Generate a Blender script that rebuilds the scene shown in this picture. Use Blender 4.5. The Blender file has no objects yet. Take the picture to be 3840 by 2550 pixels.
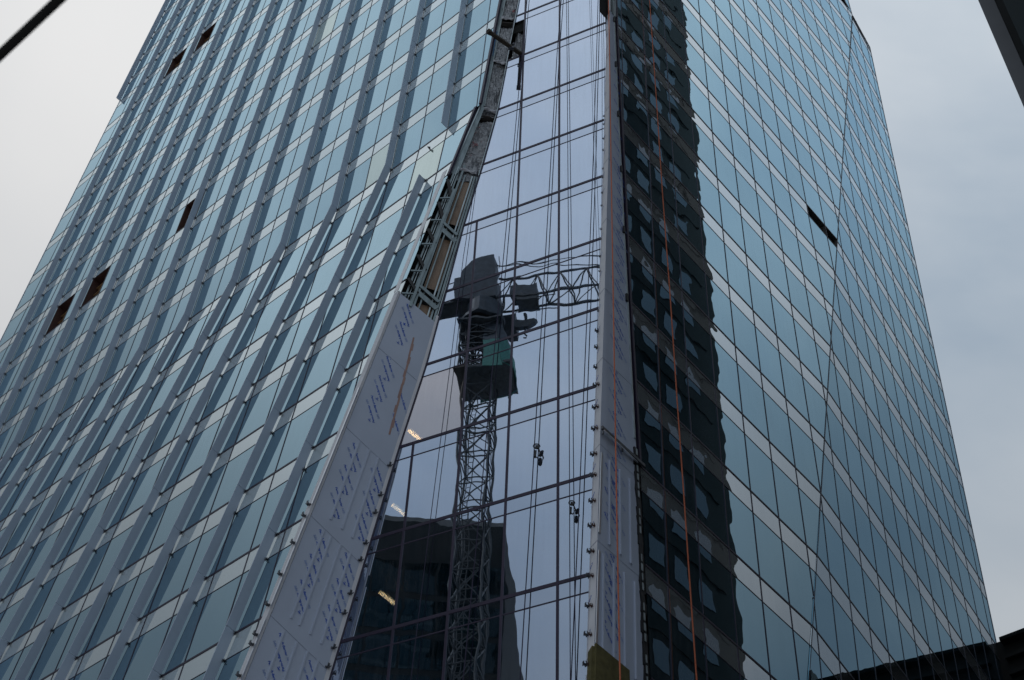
import bpy, math, random
from math import radians as R_
random.seed(7)
S = bpy.context.scene
C = S.collection

# ---------------------------------------------------------------- vectors
def V(*a): return tuple(float(x) for x in a)
def add(a, b): return (a[0]+b[0], a[1]+b[1], a[2]+b[2])
def sub(a, b): return (a[0]-b[0], a[1]-b[1], a[2]-b[2])
def mul(a, k): return (a[0]*k, a[1]*k, a[2]*k)
def dot(a, b): return a[0]*b[0]+a[1]*b[1]+a[2]*b[2]
def cross(a, b): return (a[1]*b[2]-a[2]*b[1], a[2]*b[0]-a[0]*b[2], a[0]*b[1]-a[1]*b[0])
def ln(a): return math.sqrt(dot(a, a))
def nrm(a):
    l = ln(a) or 1.0
    return (a[0]/l, a[1]/l, a[2]/l)
def lerp(a, b, t): return add(mul(a, 1-t), mul(b, t))

# ---------------------------------------------------------------- camera
EYE = 1.6
FPX = 5562.97                      # focal length in pixels of a 3840 px wide frame
PIT, ROL = R_(50.61278), R_(4.38056)
FW = (0.0, math.cos(PIT), math.sin(PIT))
R0 = (1.0, 0.0, 0.0)
U0 = cross(R0, FW)
RT = add(mul(R0, math.cos(ROL)), mul(U0, math.sin(ROL)))
UP = add(mul(R0, -math.sin(ROL)), mul(U0, math.cos(ROL)))
cd = bpy.data.cameras.new('camera')
cam = bpy.data.objects.new('camera', cd); C.objects.link(cam)
import mathutils
M = mathutils.Matrix.Identity(4)
for r in range(3):
    M[r][0], M[r][1], M[r][2] = RT[r], UP[r], -FW[r]
M[2][3] = EYE
cam.matrix_world = M
cd.sensor_width = 36.0
cd.lens = FPX*36.0/3840.0
cd.clip_start = 0.05; cd.clip_end = 3000
cd.dof.use_dof = True; cd.dof.focus_distance = 50.0; cd.dof.aperture_fstop = 2.0
S.camera = cam
def scr(p):
    q = (p[0], p[1], p[2]-EYE); d = dot(q, FW)
    if d < .1: return None
    return (1920+FPX*dot(q, RT)/d, 1275-FPX*dot(q, UP)/d)

# ---------------------------------------------------------------- world and sun
S.view_settings.view_transform = 'Standard'; S.view_settings.look = 'None'
S.view_settings.exposure = 0.0; S.view_settings.gamma = 1.0
SUN_EL, SUN_AZ = 56.0, 122.0       # behind the tower, upper left, veiled by cloud
w = bpy.data.worlds.new('World'); S.world = w; w.use_nodes = True
nt = w.node_tree; nt.nodes.clear()
def nd(t, **k):
    n = nt.nodes.new(t)
    for a, b in k.items(): setattr(n, a, b)
    return n
out = nd('ShaderNodeOutputWorld'); bg = nd('ShaderNodeBackground'); bg.inputs[1].default_value = 0.1
sky = nd('ShaderNodeTexSky', sky_type='NISHITA'); sky.sun_disc = False
sky.sun_elevation = R_(SUN_EL); sky.sun_rotation = R_(90-SUN_AZ); sky.air_density = 1.0; sky.dust_density = 3.0
tc = nd('ShaderNodeTexCoord')
mp = nd('ShaderNodeMapping'); mp.inputs['Scale'].default_value = (1.0, 1.0, 1.5); mp.inputs['Location'].default_value = (3.1, 0.7, 1.9)
n1 = nd('ShaderNodeTexNoise'); n1.inputs['Scale'].default_value = 2.1; n1.inputs['Detail'].default_value = 6; n1.inputs['Roughness'].default_value = .52; n1.inputs['Distortion'].default_value = .35
cr = nd('ShaderNodeValToRGB')
cr.color_ramp.elements[0].position = .40; cr.color_ramp.elements[0].color = (.38, .47, .57, 1)
cr.color_ramp.elements[1].position = .62; cr.color_ramp.elements[1].color = (.66, .715, .765, 1)
sep = nd('ShaderNodeSeparateXYZ')
el = nd('ShaderNodeMapRange'); el.inputs['From Min'].default_value = .54; el.inputs['From Max'].default_value = .90
el.inputs['To Min'].default_value = 6.0; el.inputs['To Max'].default_value = 10.4; el.clamp = True
# thin bright cloud round the veiled sun
sd = (math.cos(R_(SUN_EL))*math.cos(R_(SUN_AZ)), math.cos(R_(SUN_EL))*math.sin(R_(SUN_AZ)), math.sin(R_(SUN_EL)))
dp = nd('ShaderNodeVectorMath', operation='DOT_PRODUCT'); dp.inputs[1].default_value = sd
gl = nd('ShaderNodeMapRange'); gl.interpolation_type = 'SMOOTHSTEP'
gl.inputs['From Min'].default_value = .80; gl.inputs['From Max'].default_value = 1.0; gl.inputs['To Min'].default_value = 0; gl.inputs['To Max'].default_value = .80
mixg = nd('ShaderNodeMix', data_type='RGBA'); mixg.inputs[7].default_value = (.70, .72, .735, 1)
mulc = nd('ShaderNodeVectorMath', operation='SCALE')
mixs = nd('ShaderNodeMix', data_type='RGBA'); mixs.inputs[0].default_value = .95
L = nt.links.new
L(tc.outputs['Generated'], mp.inputs[0]); L(mp.outputs[0], n1.inputs['Vector']); L(n1.outputs[0], cr.inputs[0])
L(tc.outputs['Generated'], sep.inputs[0]); L(sep.outputs['Z'], el.inputs[0])
L(tc.outputs['Generated'], dp.inputs[0]); L(dp.outputs['Value'], gl.inputs[0])
L(gl.outputs[0], mixg.inputs[0]); L(cr.outputs[0], mixg.inputs[6])
# dark sky patches added out of view to dim the lower glass reflections
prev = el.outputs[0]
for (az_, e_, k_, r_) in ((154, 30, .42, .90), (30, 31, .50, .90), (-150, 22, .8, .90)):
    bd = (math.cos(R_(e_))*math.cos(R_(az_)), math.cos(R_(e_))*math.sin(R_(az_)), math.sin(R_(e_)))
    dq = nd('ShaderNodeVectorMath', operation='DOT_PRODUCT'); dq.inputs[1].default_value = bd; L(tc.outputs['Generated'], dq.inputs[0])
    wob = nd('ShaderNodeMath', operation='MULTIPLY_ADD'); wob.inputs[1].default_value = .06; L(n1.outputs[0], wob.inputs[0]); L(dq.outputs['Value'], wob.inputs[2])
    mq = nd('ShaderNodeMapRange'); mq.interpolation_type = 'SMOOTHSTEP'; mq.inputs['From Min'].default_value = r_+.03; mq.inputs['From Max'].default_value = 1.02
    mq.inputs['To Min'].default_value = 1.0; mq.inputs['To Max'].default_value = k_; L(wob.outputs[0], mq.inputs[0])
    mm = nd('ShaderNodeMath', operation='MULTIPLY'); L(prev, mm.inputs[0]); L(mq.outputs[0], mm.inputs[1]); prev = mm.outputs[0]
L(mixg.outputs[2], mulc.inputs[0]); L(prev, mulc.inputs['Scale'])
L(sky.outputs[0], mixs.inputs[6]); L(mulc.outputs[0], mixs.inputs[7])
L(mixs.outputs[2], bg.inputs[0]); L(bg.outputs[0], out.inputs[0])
sl = bpy.data.lights.new('sun', 'SUN'); sl.energy = 0.8; sl.angle = R_(18); sl.color = (1, .96, .9)
so = bpy.data.objects.new('sun', sl); C.objects.link(so)
so.rotation_euler = mathutils.Vector(sd).to_track_quat('Z', 'Y').to_euler(); so.location = (0, 0, 150)
try:
    S.cycles.max_bounces = 8; S.cycles.glossy_bounces = 5; S.cycles.transparent_max_bounces = 12
    S.cycles.use_denoising = True; S.cycles.caustics_reflective = False; S.cycles.sample_clamp_indirect = 4
except Exception: pass

# ---------------------------------------------------------------- materials
def newmat(name):
    m = bpy.data.materials.new(name); m.use_nodes = True
    m.node_tree.nodes.clear(); return m, m.node_tree
def plain(name, col, rough=.6, metal=0.0, var=.12, scale=3.0, bump=0.0, stretch=(1, 1, 1), spec=.5, col2=None):
    m, t = newmat(name); N = t.nodes; K = t.links.new
    o = N.new('ShaderNodeOutputMaterial'); p = N.new('ShaderNodeBsdfPrincipled')
    p.inputs['Roughness'].default_value = rough; p.inputs['Metallic'].default_value = metal
    p.inputs['Specular IOR Level'].default_value = spec
    g = N.new('ShaderNodeTexCoord'); mpn = N.new('ShaderNodeMapping'); mpn.inputs['Scale'].default_value = stretch
    nz = N.new('ShaderNodeTexNoise'); nz.inputs['Scale'].default_value = scale; nz.inputs['Detail'].default_value = 5
    r = N.new('ShaderNodeValToRGB'); c2 = col2 or tuple(min(1, c*(1+var)) for c in col)
    r.color_ramp.elements[0].position = .3; r.color_ramp.elements[1].position = .72
    r.color_ramp.elements[0].color = tuple(c*(1-var) for c in col)+(1,) if not col2 else tuple(col)+(1,)
    r.color_ramp.elements[1].color = tuple(c2)+(1,)
    K(g.outputs['Object'], mpn.inputs[0]); K(mpn.outputs[0], nz.inputs['Vector']); K(nz.outputs[0], r.inputs[0]); K(r.outputs[0], p.inputs['Base Color'])
    if bump:
        b = N.new('ShaderNodeBump'); b.inputs['Strength'].default_value = 1; b.inputs['Distance'].default_value = bump
        K(nz.outputs[0], b.inputs['Height']); K(b.outputs[0], p.inputs['Normal'])
    K(p.outputs[0], o.inputs[0]); return m
def glass(name, tint, body, r0, k, amp=.006, wave=.8, rough=.0, isl=.004, dirt=.05, transp=0.0, body_r=.5, power=3.0, ivar=.05, streak=(7, 7, .35)):
    """coated facade glass: a dark (or ceramic) body under a reflective, slightly wavy coat"""
    m, t = newmat(name); N = t.nodes; K = t.links.new
    o = N.new('ShaderNodeOutputMaterial')
    g = N.new('ShaderNodeTexCoord'); ge = N.new('ShaderNodeNewGeometry')
    wn = N.new('ShaderNodeTexWhiteNoise'); wn.noise_dimensions = '1D'; K(ge.outputs['Random Per Island'], wn.inputs['W'])
    off = N.new('ShaderNodeVectorMath'); off.operation = 'MULTIPLY_ADD'; off.inputs[1].default_value = (37, 37, 37)
    K(wn.outputs['Color'], off.inputs[0]); K(g.outputs['Object'], off.inputs[2])
    n1 = N.new('ShaderNodeTexNoise'); n1.inputs['Scale'].default_value = wave; n1.inputs['Detail'].default_value = 1.6; n1.inputs['Roughness'].default_value = .55
    K(off.outputs[0], n1.inputs['Vector'])
    s1 = N.new('ShaderNodeVectorMath'); s1.operation = 'SUBTRACT'; s1.inputs[1].default_value = (.5, .5, .5); K(n1.outputs['Color'], s1.inputs[0])
    s2 = N.new('ShaderNodeVectorMath'); s2.operation = 'SCALE'; s2.inputs['Scale'].default_value = amp; K(s1.outputs[0], s2.inputs[0])
    i1 = N.new('ShaderNodeVectorMath'); i1.operation = 'SUBTRACT'; i1.inputs[1].default_value = (.5, .5, .5); K(wn.outputs['Color'], i1.inputs[0])
    i2 = N.new('ShaderNodeVectorMath'); i2.operation = 'SCALE'; i2.inputs['Scale'].default_value = isl; K(i1.outputs[0], i2.inputs[0])
    a1 = N.new('ShaderNodeVectorMath'); a1.operation = 'ADD'; K(s2.outputs[0], a1.inputs[0]); K(i2.outputs[0], a1.inputs[1])
    a2 = N.new('ShaderNodeVectorMath'); a2.operation = 'ADD'; K(a1.outputs[0], a2.inputs[0]); K(ge.outputs['Normal'], a2.inputs[1])
    nn = N.new('ShaderNodeVectorMath'); nn.operation = 'NORMALIZE'; K(a2.outputs[0], nn.inputs[0])
    lw = N.new('ShaderNodeLayerWeight'); lw.inputs['Blend'].default_value = .5; K(nn.outputs[0], lw.inputs['Normal'])
    pw = N.new('ShaderNodeMath'); pw.operation = 'POWER'; pw.inputs[1].default_value = power; K(lw.outputs['Facing'], pw.inputs[0])
    ma = N.new('ShaderNodeMath'); ma.operation = 'MULTIPLY_ADD'; ma.inputs[1].default_value = k; ma.inputs[2].default_value = r0; ma.use_clamp = True
    K(pw.outputs[0], ma.inputs[0])
    # rain streaks of dust
    ms = N.new('ShaderNodeMapping'); ms.inputs['Scale'].default_value = streak; K(off.outputs[0], ms.inputs[0])
    n2 = N.new('ShaderNodeTexNoise'); n2.inputs['Scale'].default_value = 1.0; n2.inputs['Detail'].default_value = 4; K(ms.outputs[0], n2.inputs['Vector'])
    n3 = N.new('ShaderNodeTexNoise'); n3.inputs['Scale'].default_value = .35; K(off.outputs[0], n3.inputs['Vector'])
    m3 = N.new('ShaderNodeMath'); m3.operation = 'MULTIPLY'; K(n2.outputs[0], m3.inputs[0]); K(n3.outputs[0], m3.inputs[1])
    mr = N.new('ShaderNodeMapRange'); mr.inputs['From Min'].default_value = .18; mr.inputs['From Max'].default_value = .45
    mr.inputs['To Min'].default_value = 0; mr.inputs['To Max'].default_value = dirt*2.2; K(m3.outputs[0], mr.inputs[0])
    gls = N.new('ShaderNodeBsdfGlossy'); gls.inputs['Roughness'].default_value = rough; K(nn.outputs[0], gls.inputs['Normal'])
    # each pane's coat differs a little
    hv = N.new('ShaderNodeMapRange'); hv.inputs['To Min'].default_value = 1-ivar; hv.inputs['To Max'].default_value = 1+ivar*.6; K(wn.outputs['Value'], hv.inputs[0])
    tv = N.new('ShaderNodeVectorMath'); tv.operation = 'SCALE'; tv.inputs[0].default_value = tint; K(hv.outputs[0], tv.inputs['Scale']); K(tv.outputs[0], gls.inputs['Color'])
    df = N.new('ShaderNodeBsdfDiffuse'); df.inputs['Color'].default_value = tuple(body)+(1,)
    under = df
    if transp > 0:
        tr = N.new('ShaderNodeBsdfTransparent'); tr.inputs['Color'].default_value = (transp*.85, transp, transp, 1)
        under = tr
    mx = N.new('ShaderNodeMixShader'); K(ma.outputs[0], mx.inputs[0]); K(under.outputs[0], mx.inputs[1]); K(gls.outputs[0], mx.inputs[2])
    du = N.new('ShaderNodeBsdfDiffuse'); du.inputs['Color'].default_value = (.42, .44, .47, 1)
    mx2 = N.new('ShaderNodeMixShader'); K(mr.outputs[0], mx2.inputs[0]); K(mx.outputs[0], mx2.inputs[1]); K(du.outputs[0], mx2.inputs[2])
    K(mx2.outputs[0], o.inputs[0]); return m

MT = {}
MT['vis_l'] = glass('left facade vision glass', (.64, .88, 1.0), (.004, .024, .036), .48, .60, amp=.010, wave=.55, isl=.004, dirt=.03)
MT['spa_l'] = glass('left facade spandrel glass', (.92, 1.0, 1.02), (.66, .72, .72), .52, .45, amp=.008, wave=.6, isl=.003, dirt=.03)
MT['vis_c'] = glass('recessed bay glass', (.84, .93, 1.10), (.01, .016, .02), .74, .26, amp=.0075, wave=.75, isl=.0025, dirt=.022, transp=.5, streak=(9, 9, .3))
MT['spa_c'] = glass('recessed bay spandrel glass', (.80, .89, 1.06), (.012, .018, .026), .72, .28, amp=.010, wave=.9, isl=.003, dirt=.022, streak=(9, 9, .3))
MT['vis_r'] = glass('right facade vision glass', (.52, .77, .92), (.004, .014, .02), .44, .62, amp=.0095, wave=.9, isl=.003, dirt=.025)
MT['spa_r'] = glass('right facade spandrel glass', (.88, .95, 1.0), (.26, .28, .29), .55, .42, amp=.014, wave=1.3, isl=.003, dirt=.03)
MT['green'] = glass('green filmed glass', (.86, .98, .95), (.62, .72, .66), .50, .4, amp=.006, wave=.6, dirt=.05)
MT['blind'] = glass('beige backed glass', (.98, .90, .93), (.2, .165, .14), .60, .3, amp=.006, wave=.7, dirt=.03, transp=.5)
MT['fin'] = plain('fin grey coated metal', (.50, .60, .74), .38, .1, .04, .6)
MT['frame'] = plain('dark mullion', (.035, .025, .055), .45, .3, .2, 2)
MT['frame_l'] = plain('grey mullion', (.09, .10, .14), .45, .3, .2, 2)
MT['alu'] = plain('bright aluminium', (.78, .80, .84), .28, .85, .08, 2)
MT['white'] = plain('white coated flashing', (.80, .80, .84), .4, .1, .06, 1.5)
MT['bracket'] = plain('bracket steel', (.10, .105, .12), .35, .7, .3, 8)
MT['galv'] = plain('galvanised steel', (.25, .31, .33), .42, .5, .25, 5, .002, (1, 1, .3))
MT['galv_lt'] = plain('bright galvanised steel', (.46, .53, .56), .38, .6, .2, 5, .002, (1, 1, .3))
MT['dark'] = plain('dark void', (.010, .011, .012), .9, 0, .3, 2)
MT['slab'] = plain('raw concrete slab', (.13, .125, .12), .9, 0, .25, 3, .01)
MT['ply'] = plain('plywood under film', (.20, .125, .08), .5, 0, .3, 2.2, .03, (1, 1, .5), col2=(.36, .25, .17))
MT['wood'] = plain('bare plywood', (.36, .22, .10), .7, 0, .25, 2, .004)
MT['wood_dk'] = plain('brown timber frame', (.07, .03, .024), .7, 0, .3, 3)
MT['sheath'] = plain('grey blue membrane sheathing', (.50, .56, .69), .6, 0, .04, .7, .006)
MT['sheath_lt'] = plain('pale membrane flap', (.78, .78, .83), .6, 0, .05, 1.5, .006)
MT['ink'] = plain('blue print', (.02, .10, .52), .7, 0, .15, 6)
MT['ink_lt'] = plain('faded blue print', (.27, .36, .62), .7, 0, .12, 6)
MT['ink_red'] = plain('red spray marks', (.34, .06, .07), .8, 0, .3, 6)
MT['rust'] = plain('rusty orange stain', (.42, .27, .24), .8, 0, .2, 2)
MT['seam'] = plain('tape seam', (.36, .40, .50), .7)
MT['wool'] = plain('olive mineral wool', (.115, .10, .038), .98, 0, .25, 5, .03)
MT['rubber'] = plain('black sealant', (.008, .008, .010), .5, 0, .3, 6, .01)
MT['rope_dk'] = plain('dark rope', (.03, .025, .06), .8, 0, .3, 20)
MT['rope_or'] = plain('orange rope', (.62, .17, .085), .75, 0, .2, 20)
MT['cable'] = plain('black cable', (.006, .006, .006), .8)
MT['strap'] = plain('blue strap', (.01, .13, .33), .6)
MT['timber'] = plain('weathered brown beam', (.055, .045, .035), .85, 0, .4, 4, .01)
MT['tower_b'] = plain('dark teal curtain wall', (.003, .010, .013), .9, 0, .3, .4)
MT['bwall'] = plain('dark teal cladding', (.004, .013, .017), .9, 0, .25, .5)
MT['bwall2'] = plain('dark grey cladding', (.010, .012, .013), .7, 0, .3, .6)
MT['bpier'] = plain('grey concrete pier', (.20, .21, .23), .85, 0, .12, .5, .01)
MT['bwin'] = glass('grey office window', (.72, .84, 1.0), (.01, .015, .02), .07, .30, amp=.01, wave=.5, dirt=.05)
MT['blite'] = plain('grey sill band', (.15, .16, .16), .7, 0, .2, .8)
MT['crane'] = plain('dark green crane steel', (.05, .065, .075), .6, .1, .3, 3)
MT['crane2'] = plain('grey crane panels', (.055, .075, .095), .6, .1, .3, 2)
MT['net'] = plain('teal safety net', (.09, .30, .26), .8, 0, .2, 6)
MT['ground'] = plain('pale paving', (.34, .34, .34), .92, 0, .25, .8, .01)
def plastic():
    m, t = newmat('polythene sheet'); N = t.nodes; K = t.links.new
    o = N.new('ShaderNodeOutputMaterial'); p = N.new('ShaderNodeBsdfPrincipled')
    p.inputs['Roughness'].default_value = .22; p.inputs['Specular IOR Level'].default_value = .8
    g = N.new('ShaderNodeTexCoord'); mp = N.new('ShaderNodeMapping'); mp.inputs['Scale'].default_value = (1, 1, 2.2)
    z = N.new('ShaderNodeTexNoise'); z.inputs['Scale'].default_value = 1.3; z.inputs['Detail'].default_value = 2.5; z.inputs['Distortion'].default_value = 2.2
    r = N.new('ShaderNodeValToRGB'); r.color_ramp.elements[0].position = .35; r.color_ramp.elements[0].color = (.20, .215, .24, 1)
    r.color_ramp.elements[1].position = .7; r.color_ramp.elements[1].color = (.42, .44, .48, 1)
    b = N.new('ShaderNodeBump'); b.inputs['Strength'].default_value = 1; b.inputs['Distance'].default_value = .16
    K(g.outputs['Object'], mp.inputs[0]); K(mp.outputs[0], z.inputs['Vector']); K(z.outputs[0], r.inputs[0]); K(r.outputs[0], p.inputs['Base Color'])
    K(z.outputs[0], b.inputs['Height']); K(b.outputs[0], p.inputs['Normal']); K(p.outputs[0], o.inputs[0]); return m
MT['poly'] = plastic()
MT['poly_lt'] = plain('crumpled clear plastic', (.46, .47, .52), .3, 0, .3, 4, .05)
def lampmat():
    m, t = newmat('lit tube'); e = t.nodes.new('ShaderNodeEmission'); e.inputs[0].default_value = (1, .50, .22, 1); e.inputs[1].default_value = 20
    o = t.nodes.new('ShaderNodeOutputMaterial'); t.links.new(e.outputs[0], o.inputs[0]); return m
MT['lamp'] = lampmat()

# ---------------------------------------------------------------- mesh building
class MB:
    def __init__(s): s.v = []; s.f = []
    def face(s, pts):
        k = len(s.v); s.v += [tuple(p) for p in pts]; s.f.append(tuple(range(k, k+len(pts))))
    def slab(s, pts, n, t0, t1, nosides=False):
        """polygon pts pushed along n: back at t0, front at t1"""
        k = len(s.v); m = len(pts)
        s.v += [add(p, mul(n, t1)) for p in pts]; s.v += [add(p, mul(n, t0)) for p in pts]
        s.f.append(tuple(range(k, k+m))); s.f.append(tuple(range(k+2*m-1, k+m-1, -1)))
        for i in range(m):
            j = (i+1) % m; s.f.append((k+i, k+m+i, k+m+j, k+j))
    def bar(s, p, q, w, h, side=None, n=None):
        """box from p to q; width w along side, thickness h along n"""
        d = nrm(sub(q, p))
        if n is None: n = (0, 0, 1) if abs(d[2]) < .9 else (1, 0, 0)
        sd = nrm(cross(d, n)); n2 = nrm(cross(sd, d))
        a, b = mul(sd, w/2), mul(n2, h/2); k = len(s.v)
        for c in (p, q):
            s.v += [add(add(c, a), b), sub(add(c, b), a), sub(sub(c, a), b), add(sub(c, b), a)]
        s.f += [(k, k+1, k+2, k+3), (k+7, k+6, k+5, k+4)]
        for i in range(4):
            j = (i+1) % 4; s.f.append((k+i, k+4+i, k+4+j, k+j))
    def tube(s, pts, r, seg=8):
        prev = None
        for i in range(len(pts)):
            a = pts[max(0, i-1)]; b = pts[min(len(pts)-1, i+1)]; d = nrm(sub(b, a))
            u = nrm(cross(d, (0.3, .2, 1) if abs(d[2]) < .95 else (1, 0, 0))); w = cross(d, u)
            k = len(s.v); rr = r[i] if isinstance(r, (list, tuple)) else r
            for j in range(seg):
                t = 2*math.pi*j/seg
                s.v.append(add(pts[i], add(mul(u, rr*math.cos(t)), mul(w, rr*math.sin(t)))))
            if prev is not None:
                for j in range(seg):
                    l = (j+1) % seg; s.f.append((prev+j, prev+l, k+l, k+j))
            else: s.f.append(tuple(range(k+seg-1, k-1, -1)))
            prev = k
        s.f.append(tuple(range(prev, prev+seg)))
    def box(s, c, sx, sy, sz, az=0.0):
        ca, sa = math.cos(az), math.sin(az); X = (ca*sx/2, sa*sx/2, 0); Y = (-sa*sy/2, ca*sy/2, 0)
        s.slab([sub(sub(c, X), Y), add(sub(c, Y), X), add(add(c, X), Y), sub(add(c, Y), X)], (0, 0, 1), -sz/2, sz/2)
    def join(s, o):
        k = len(s.v); s.v += o.v; s.f += [tuple(i+k for i in f) for f in o.f]
    def center(s):
        n = len(s.v); return tuple(sum(v[i] for v in s.v)/n for i in range(3))
    def obj(s, name, mat, parent=None, org=(0, 0, 0), label=None, cat=None, group=None, kind=None, smooth=False):
        me = bpy.data.meshes.new(name)
        me.from_pydata([sub(v, org) for v in s.v], [], s.f); me.update()
        if isinstance(mat, str): mat = MT[mat]
        me.materials.append(mat)
        if smooth:
            for p in me.polygons: p.use_smooth = True
        o = bpy.data.objects.new(name, me); C.objects.link(o)
        if parent is not None:
            o.parent = parent
        else: o.location = org
        if label: o['label'] = label
        if cat: o['category'] = cat
        if group: o['group'] = group
        if kind: o['kind'] = kind
        return o
def empty(name, loc, label, cat, group=None):
    o = bpy.data.objects.new(name, None); C.objects.link(o); o.location = loc; o['label'] = label; o['category'] = cat
    if group: o['group'] = group
    return o
def area2(pts):
    ss = [scr(p) for p in pts]
    if any(x is None for x in ss): return 0
    ss = [(min(3860, max(-20, x)), min(2570, max(-20, y))) for x, y in ss]
    return abs(sum(ss[i][0]*ss[(i+1) % len(ss)][1]-ss[(i+1) % len(ss)][0]*ss[i][1] for i in range(len(ss))))/2
class Pool:
    """collects every instance of one kind of part; the 100 that show largest become parts, the rest one mesh"""
    def __init__(s, name, mat): s.name = name; s.mat = mat; s.items = []
    def add(s, mb, ar, mat=None): s.items.append((ar, mb, mat or s.mat))
    def emit(s, parent, org, cap=100, rest_name=None):
        it = sorted(s.items, key=lambda x: -x[0])
        it_v = [x for x in it if x[0] > 1]; it_h = [x for x in it if x[0] <= 1]
        for ar, mb, mt in it_v[:cap]: mb.obj(s.name, mt, parent, org)
        rest = {}
        for ar, mb, mt in it_v[cap:]+it_h: rest.setdefault(mt, MB()).join(mb)
        if rest:
            me_all = MB(); mats = []; idx = []
            for mt, b in rest.items():
                me_all.join(b); idx += [len(mats)]*len(b.f); mats.append(mt)
            o = me_all.obj(s.name, mats[0], parent, org, kind='stuff')
            for mt in mats[1:]: o.data.materials.append(MT[mt])
            o.data.polygons.foreach_set('material_index', idx)

# ---------------------------------------------------------------- the tower's planes (measured): P(i, n) = P + i*a + n*b, n counts storeys
ZB = 57.2526+EYE; H = 4.0
PL = {
 'L1': (V(-3.604, 35.075, ZB), V(-2.505, 2.431, 0), V(0, 0, H)),
 'L2': (V(-3.604, 35.075, ZB), V(-2.505, 2.431, 0), V(.601, -.208, H)),
 'C':  (V(-.379, 33.346, ZB), V(1.597, -.857, 0), V(-.095, -.089, H)),
 'R1': (V(3.882, 31.553, ZB), V(1.215, 1.257, 0), V(0, 0, H)),
 'R2': (V(14.906, 42.846, ZB), V(1.041, 1.427, 0), V(.112, -.086, H)),
}
def pt(f, i, n, off=0.0):
    P, a, b = PL[f]; X = add(add(P, mul(a, i)), mul(b, n))
    return add(X, mul(NR[f], off)) if off else X
NR = {}
for f_, (P, a, b) in PL.items():
    nn_ = nrm(cross(a, b))
    if dot(nn_, sub(P, (0, 0, EYE))) > 0: nn_ = mul(nn_, -1)
    NR[f_] = nn_
def interp(tab, x):
    tab = sorted(tab)
    if x <= tab[0][0]: (x0, y0), (x1, y1) = tab[0], tab[1]
    elif x >= tab[-1][0]: (x0, y0), (x1, y1) = tab[-2], tab[-1]
    else:
        for k in range(len(tab)-1):
            if tab[k][0] <= x <= tab[k+1][0]: (x0, y0), (x1, y1) = tab[k], tab[k+1]; break
    return y0+(y1-y0)*(x-x0)/(x1-x0)
C_LO = [(2.4, -.23), (2, -.31), (1, -.465), (0, -.64), (-1, -.95), (-2, -1.33), (-3, -1.62), (-4, -1.92), (-5, -2.33), (-6, -2.69), (-7, -3.04)]
C_HI = [(3, 2.27), (1, 2.25), (0, 2.24), (-1, 2.19), (-2, 2.11), (-3, 2.03), (-4, 1.93), (-5, 1.84), (-6, 1.75), (-7, 1.65)]
R1_LO = [(1, -.18), (0, -.13), (-1, -.06), (-2, .02), (-3, .08), (-4, .14), (-5, .23), (-6, .32), (-7, .38)]
LSH = .187                          # mullions of the folded lower facade lean against its fins
lo_f = {'L1': lambda n: -.55-.06*n, 'L2': lambda n: -.47, 'C': lambda n: interp(C_LO, n),
        'R1': lambda n: interp(R1_LO, n), 'R2': lambda n: .475+.617*n}
hi_f = {'L1': lambda n: 12.02, 'L2': lambda n: 12.02, 'C': lambda n: interp(C_HI, n),
        'R1': lambda n: (9.46+.614*n) if n <= 12.99 else 17.42, 'R2': lambda n: 10.47}
FR = {'L1': .262, 'L2': .262, 'C': .160, 'R1': .262, 'R2': .262}

def clip(poly, A, B, keep):
    """clip polygon of (i, n) by the line A-B, keeping points where keep*(side) >= 0"""
    def sd(p): return keep*((B[0]-A[0])*(p[1]-A[1])-(B[1]-A[1])*(p[0]-A[0]))
    o = []
    for k in range(len(poly)):
        p, q = poly[k], poly[(k+1) % len(poly)]; a, b = sd(p), sd(q)
        if a >= 0: o.append(p)
        if (a > 0 and b < 0) or (a < 0 and b > 0):
            t = a/(a-b); o.append((p[0]+t*(q[0]-p[0]), p[1]+t*(q[1]-p[1])))
    return o
def cellpoly(f, i0, i1, n0, n1, sh=0.0, s0=None):
    poly = [(i0+sh*n0, n0), (i1+sh*n0, n0), (i1+sh*n1, n1), (i0+sh*n1, n1)]
    k = math.floor(n0+1e-6) if s0 is None else s0
    a0, a1 = k, k+1
    if f in ('R1',) and n0 >= 12.99: pass
    poly = clip(poly, (lo_f[f](a0), a0), (lo_f[f](a1), a1), -1)
    if len(poly) < 3: return []
    hA, hB = hi_f[f](a0+1e-4), hi_f[f](a1-1e-4)
    poly = clip(poly, (hA, a0), (hB, a1), 1)
    if len(poly) < 3: return []
    ar = abs(sum(poly[j][0]*poly[(j+1) % len(poly)][1]-poly[(j+1) % len(poly)][0]*poly[j][1] for j in range(len(poly))))/2
    return poly if ar > .004 else []

ORG = (0.0, 45.0, 0.0)
tower = empty('glass_tower', ORG, 'tall folded glass tower under construction with grey fins on its left face', 'tower')

pane = Pool('window_pane', 'vis_l'); span = Pool('spandrel_panel', 'spa_l'); mull = Pool('mullion', 'frame'); tran = Pool('transom', 'frame')
rail = Pool('spandrel_rail', 'frame'); fins = Pool('sun_fin', 'fin'); brk = Pool('fin_bracket', 'bracket'); rev = Pool('opening_reveal', 'wood_dk')

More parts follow.
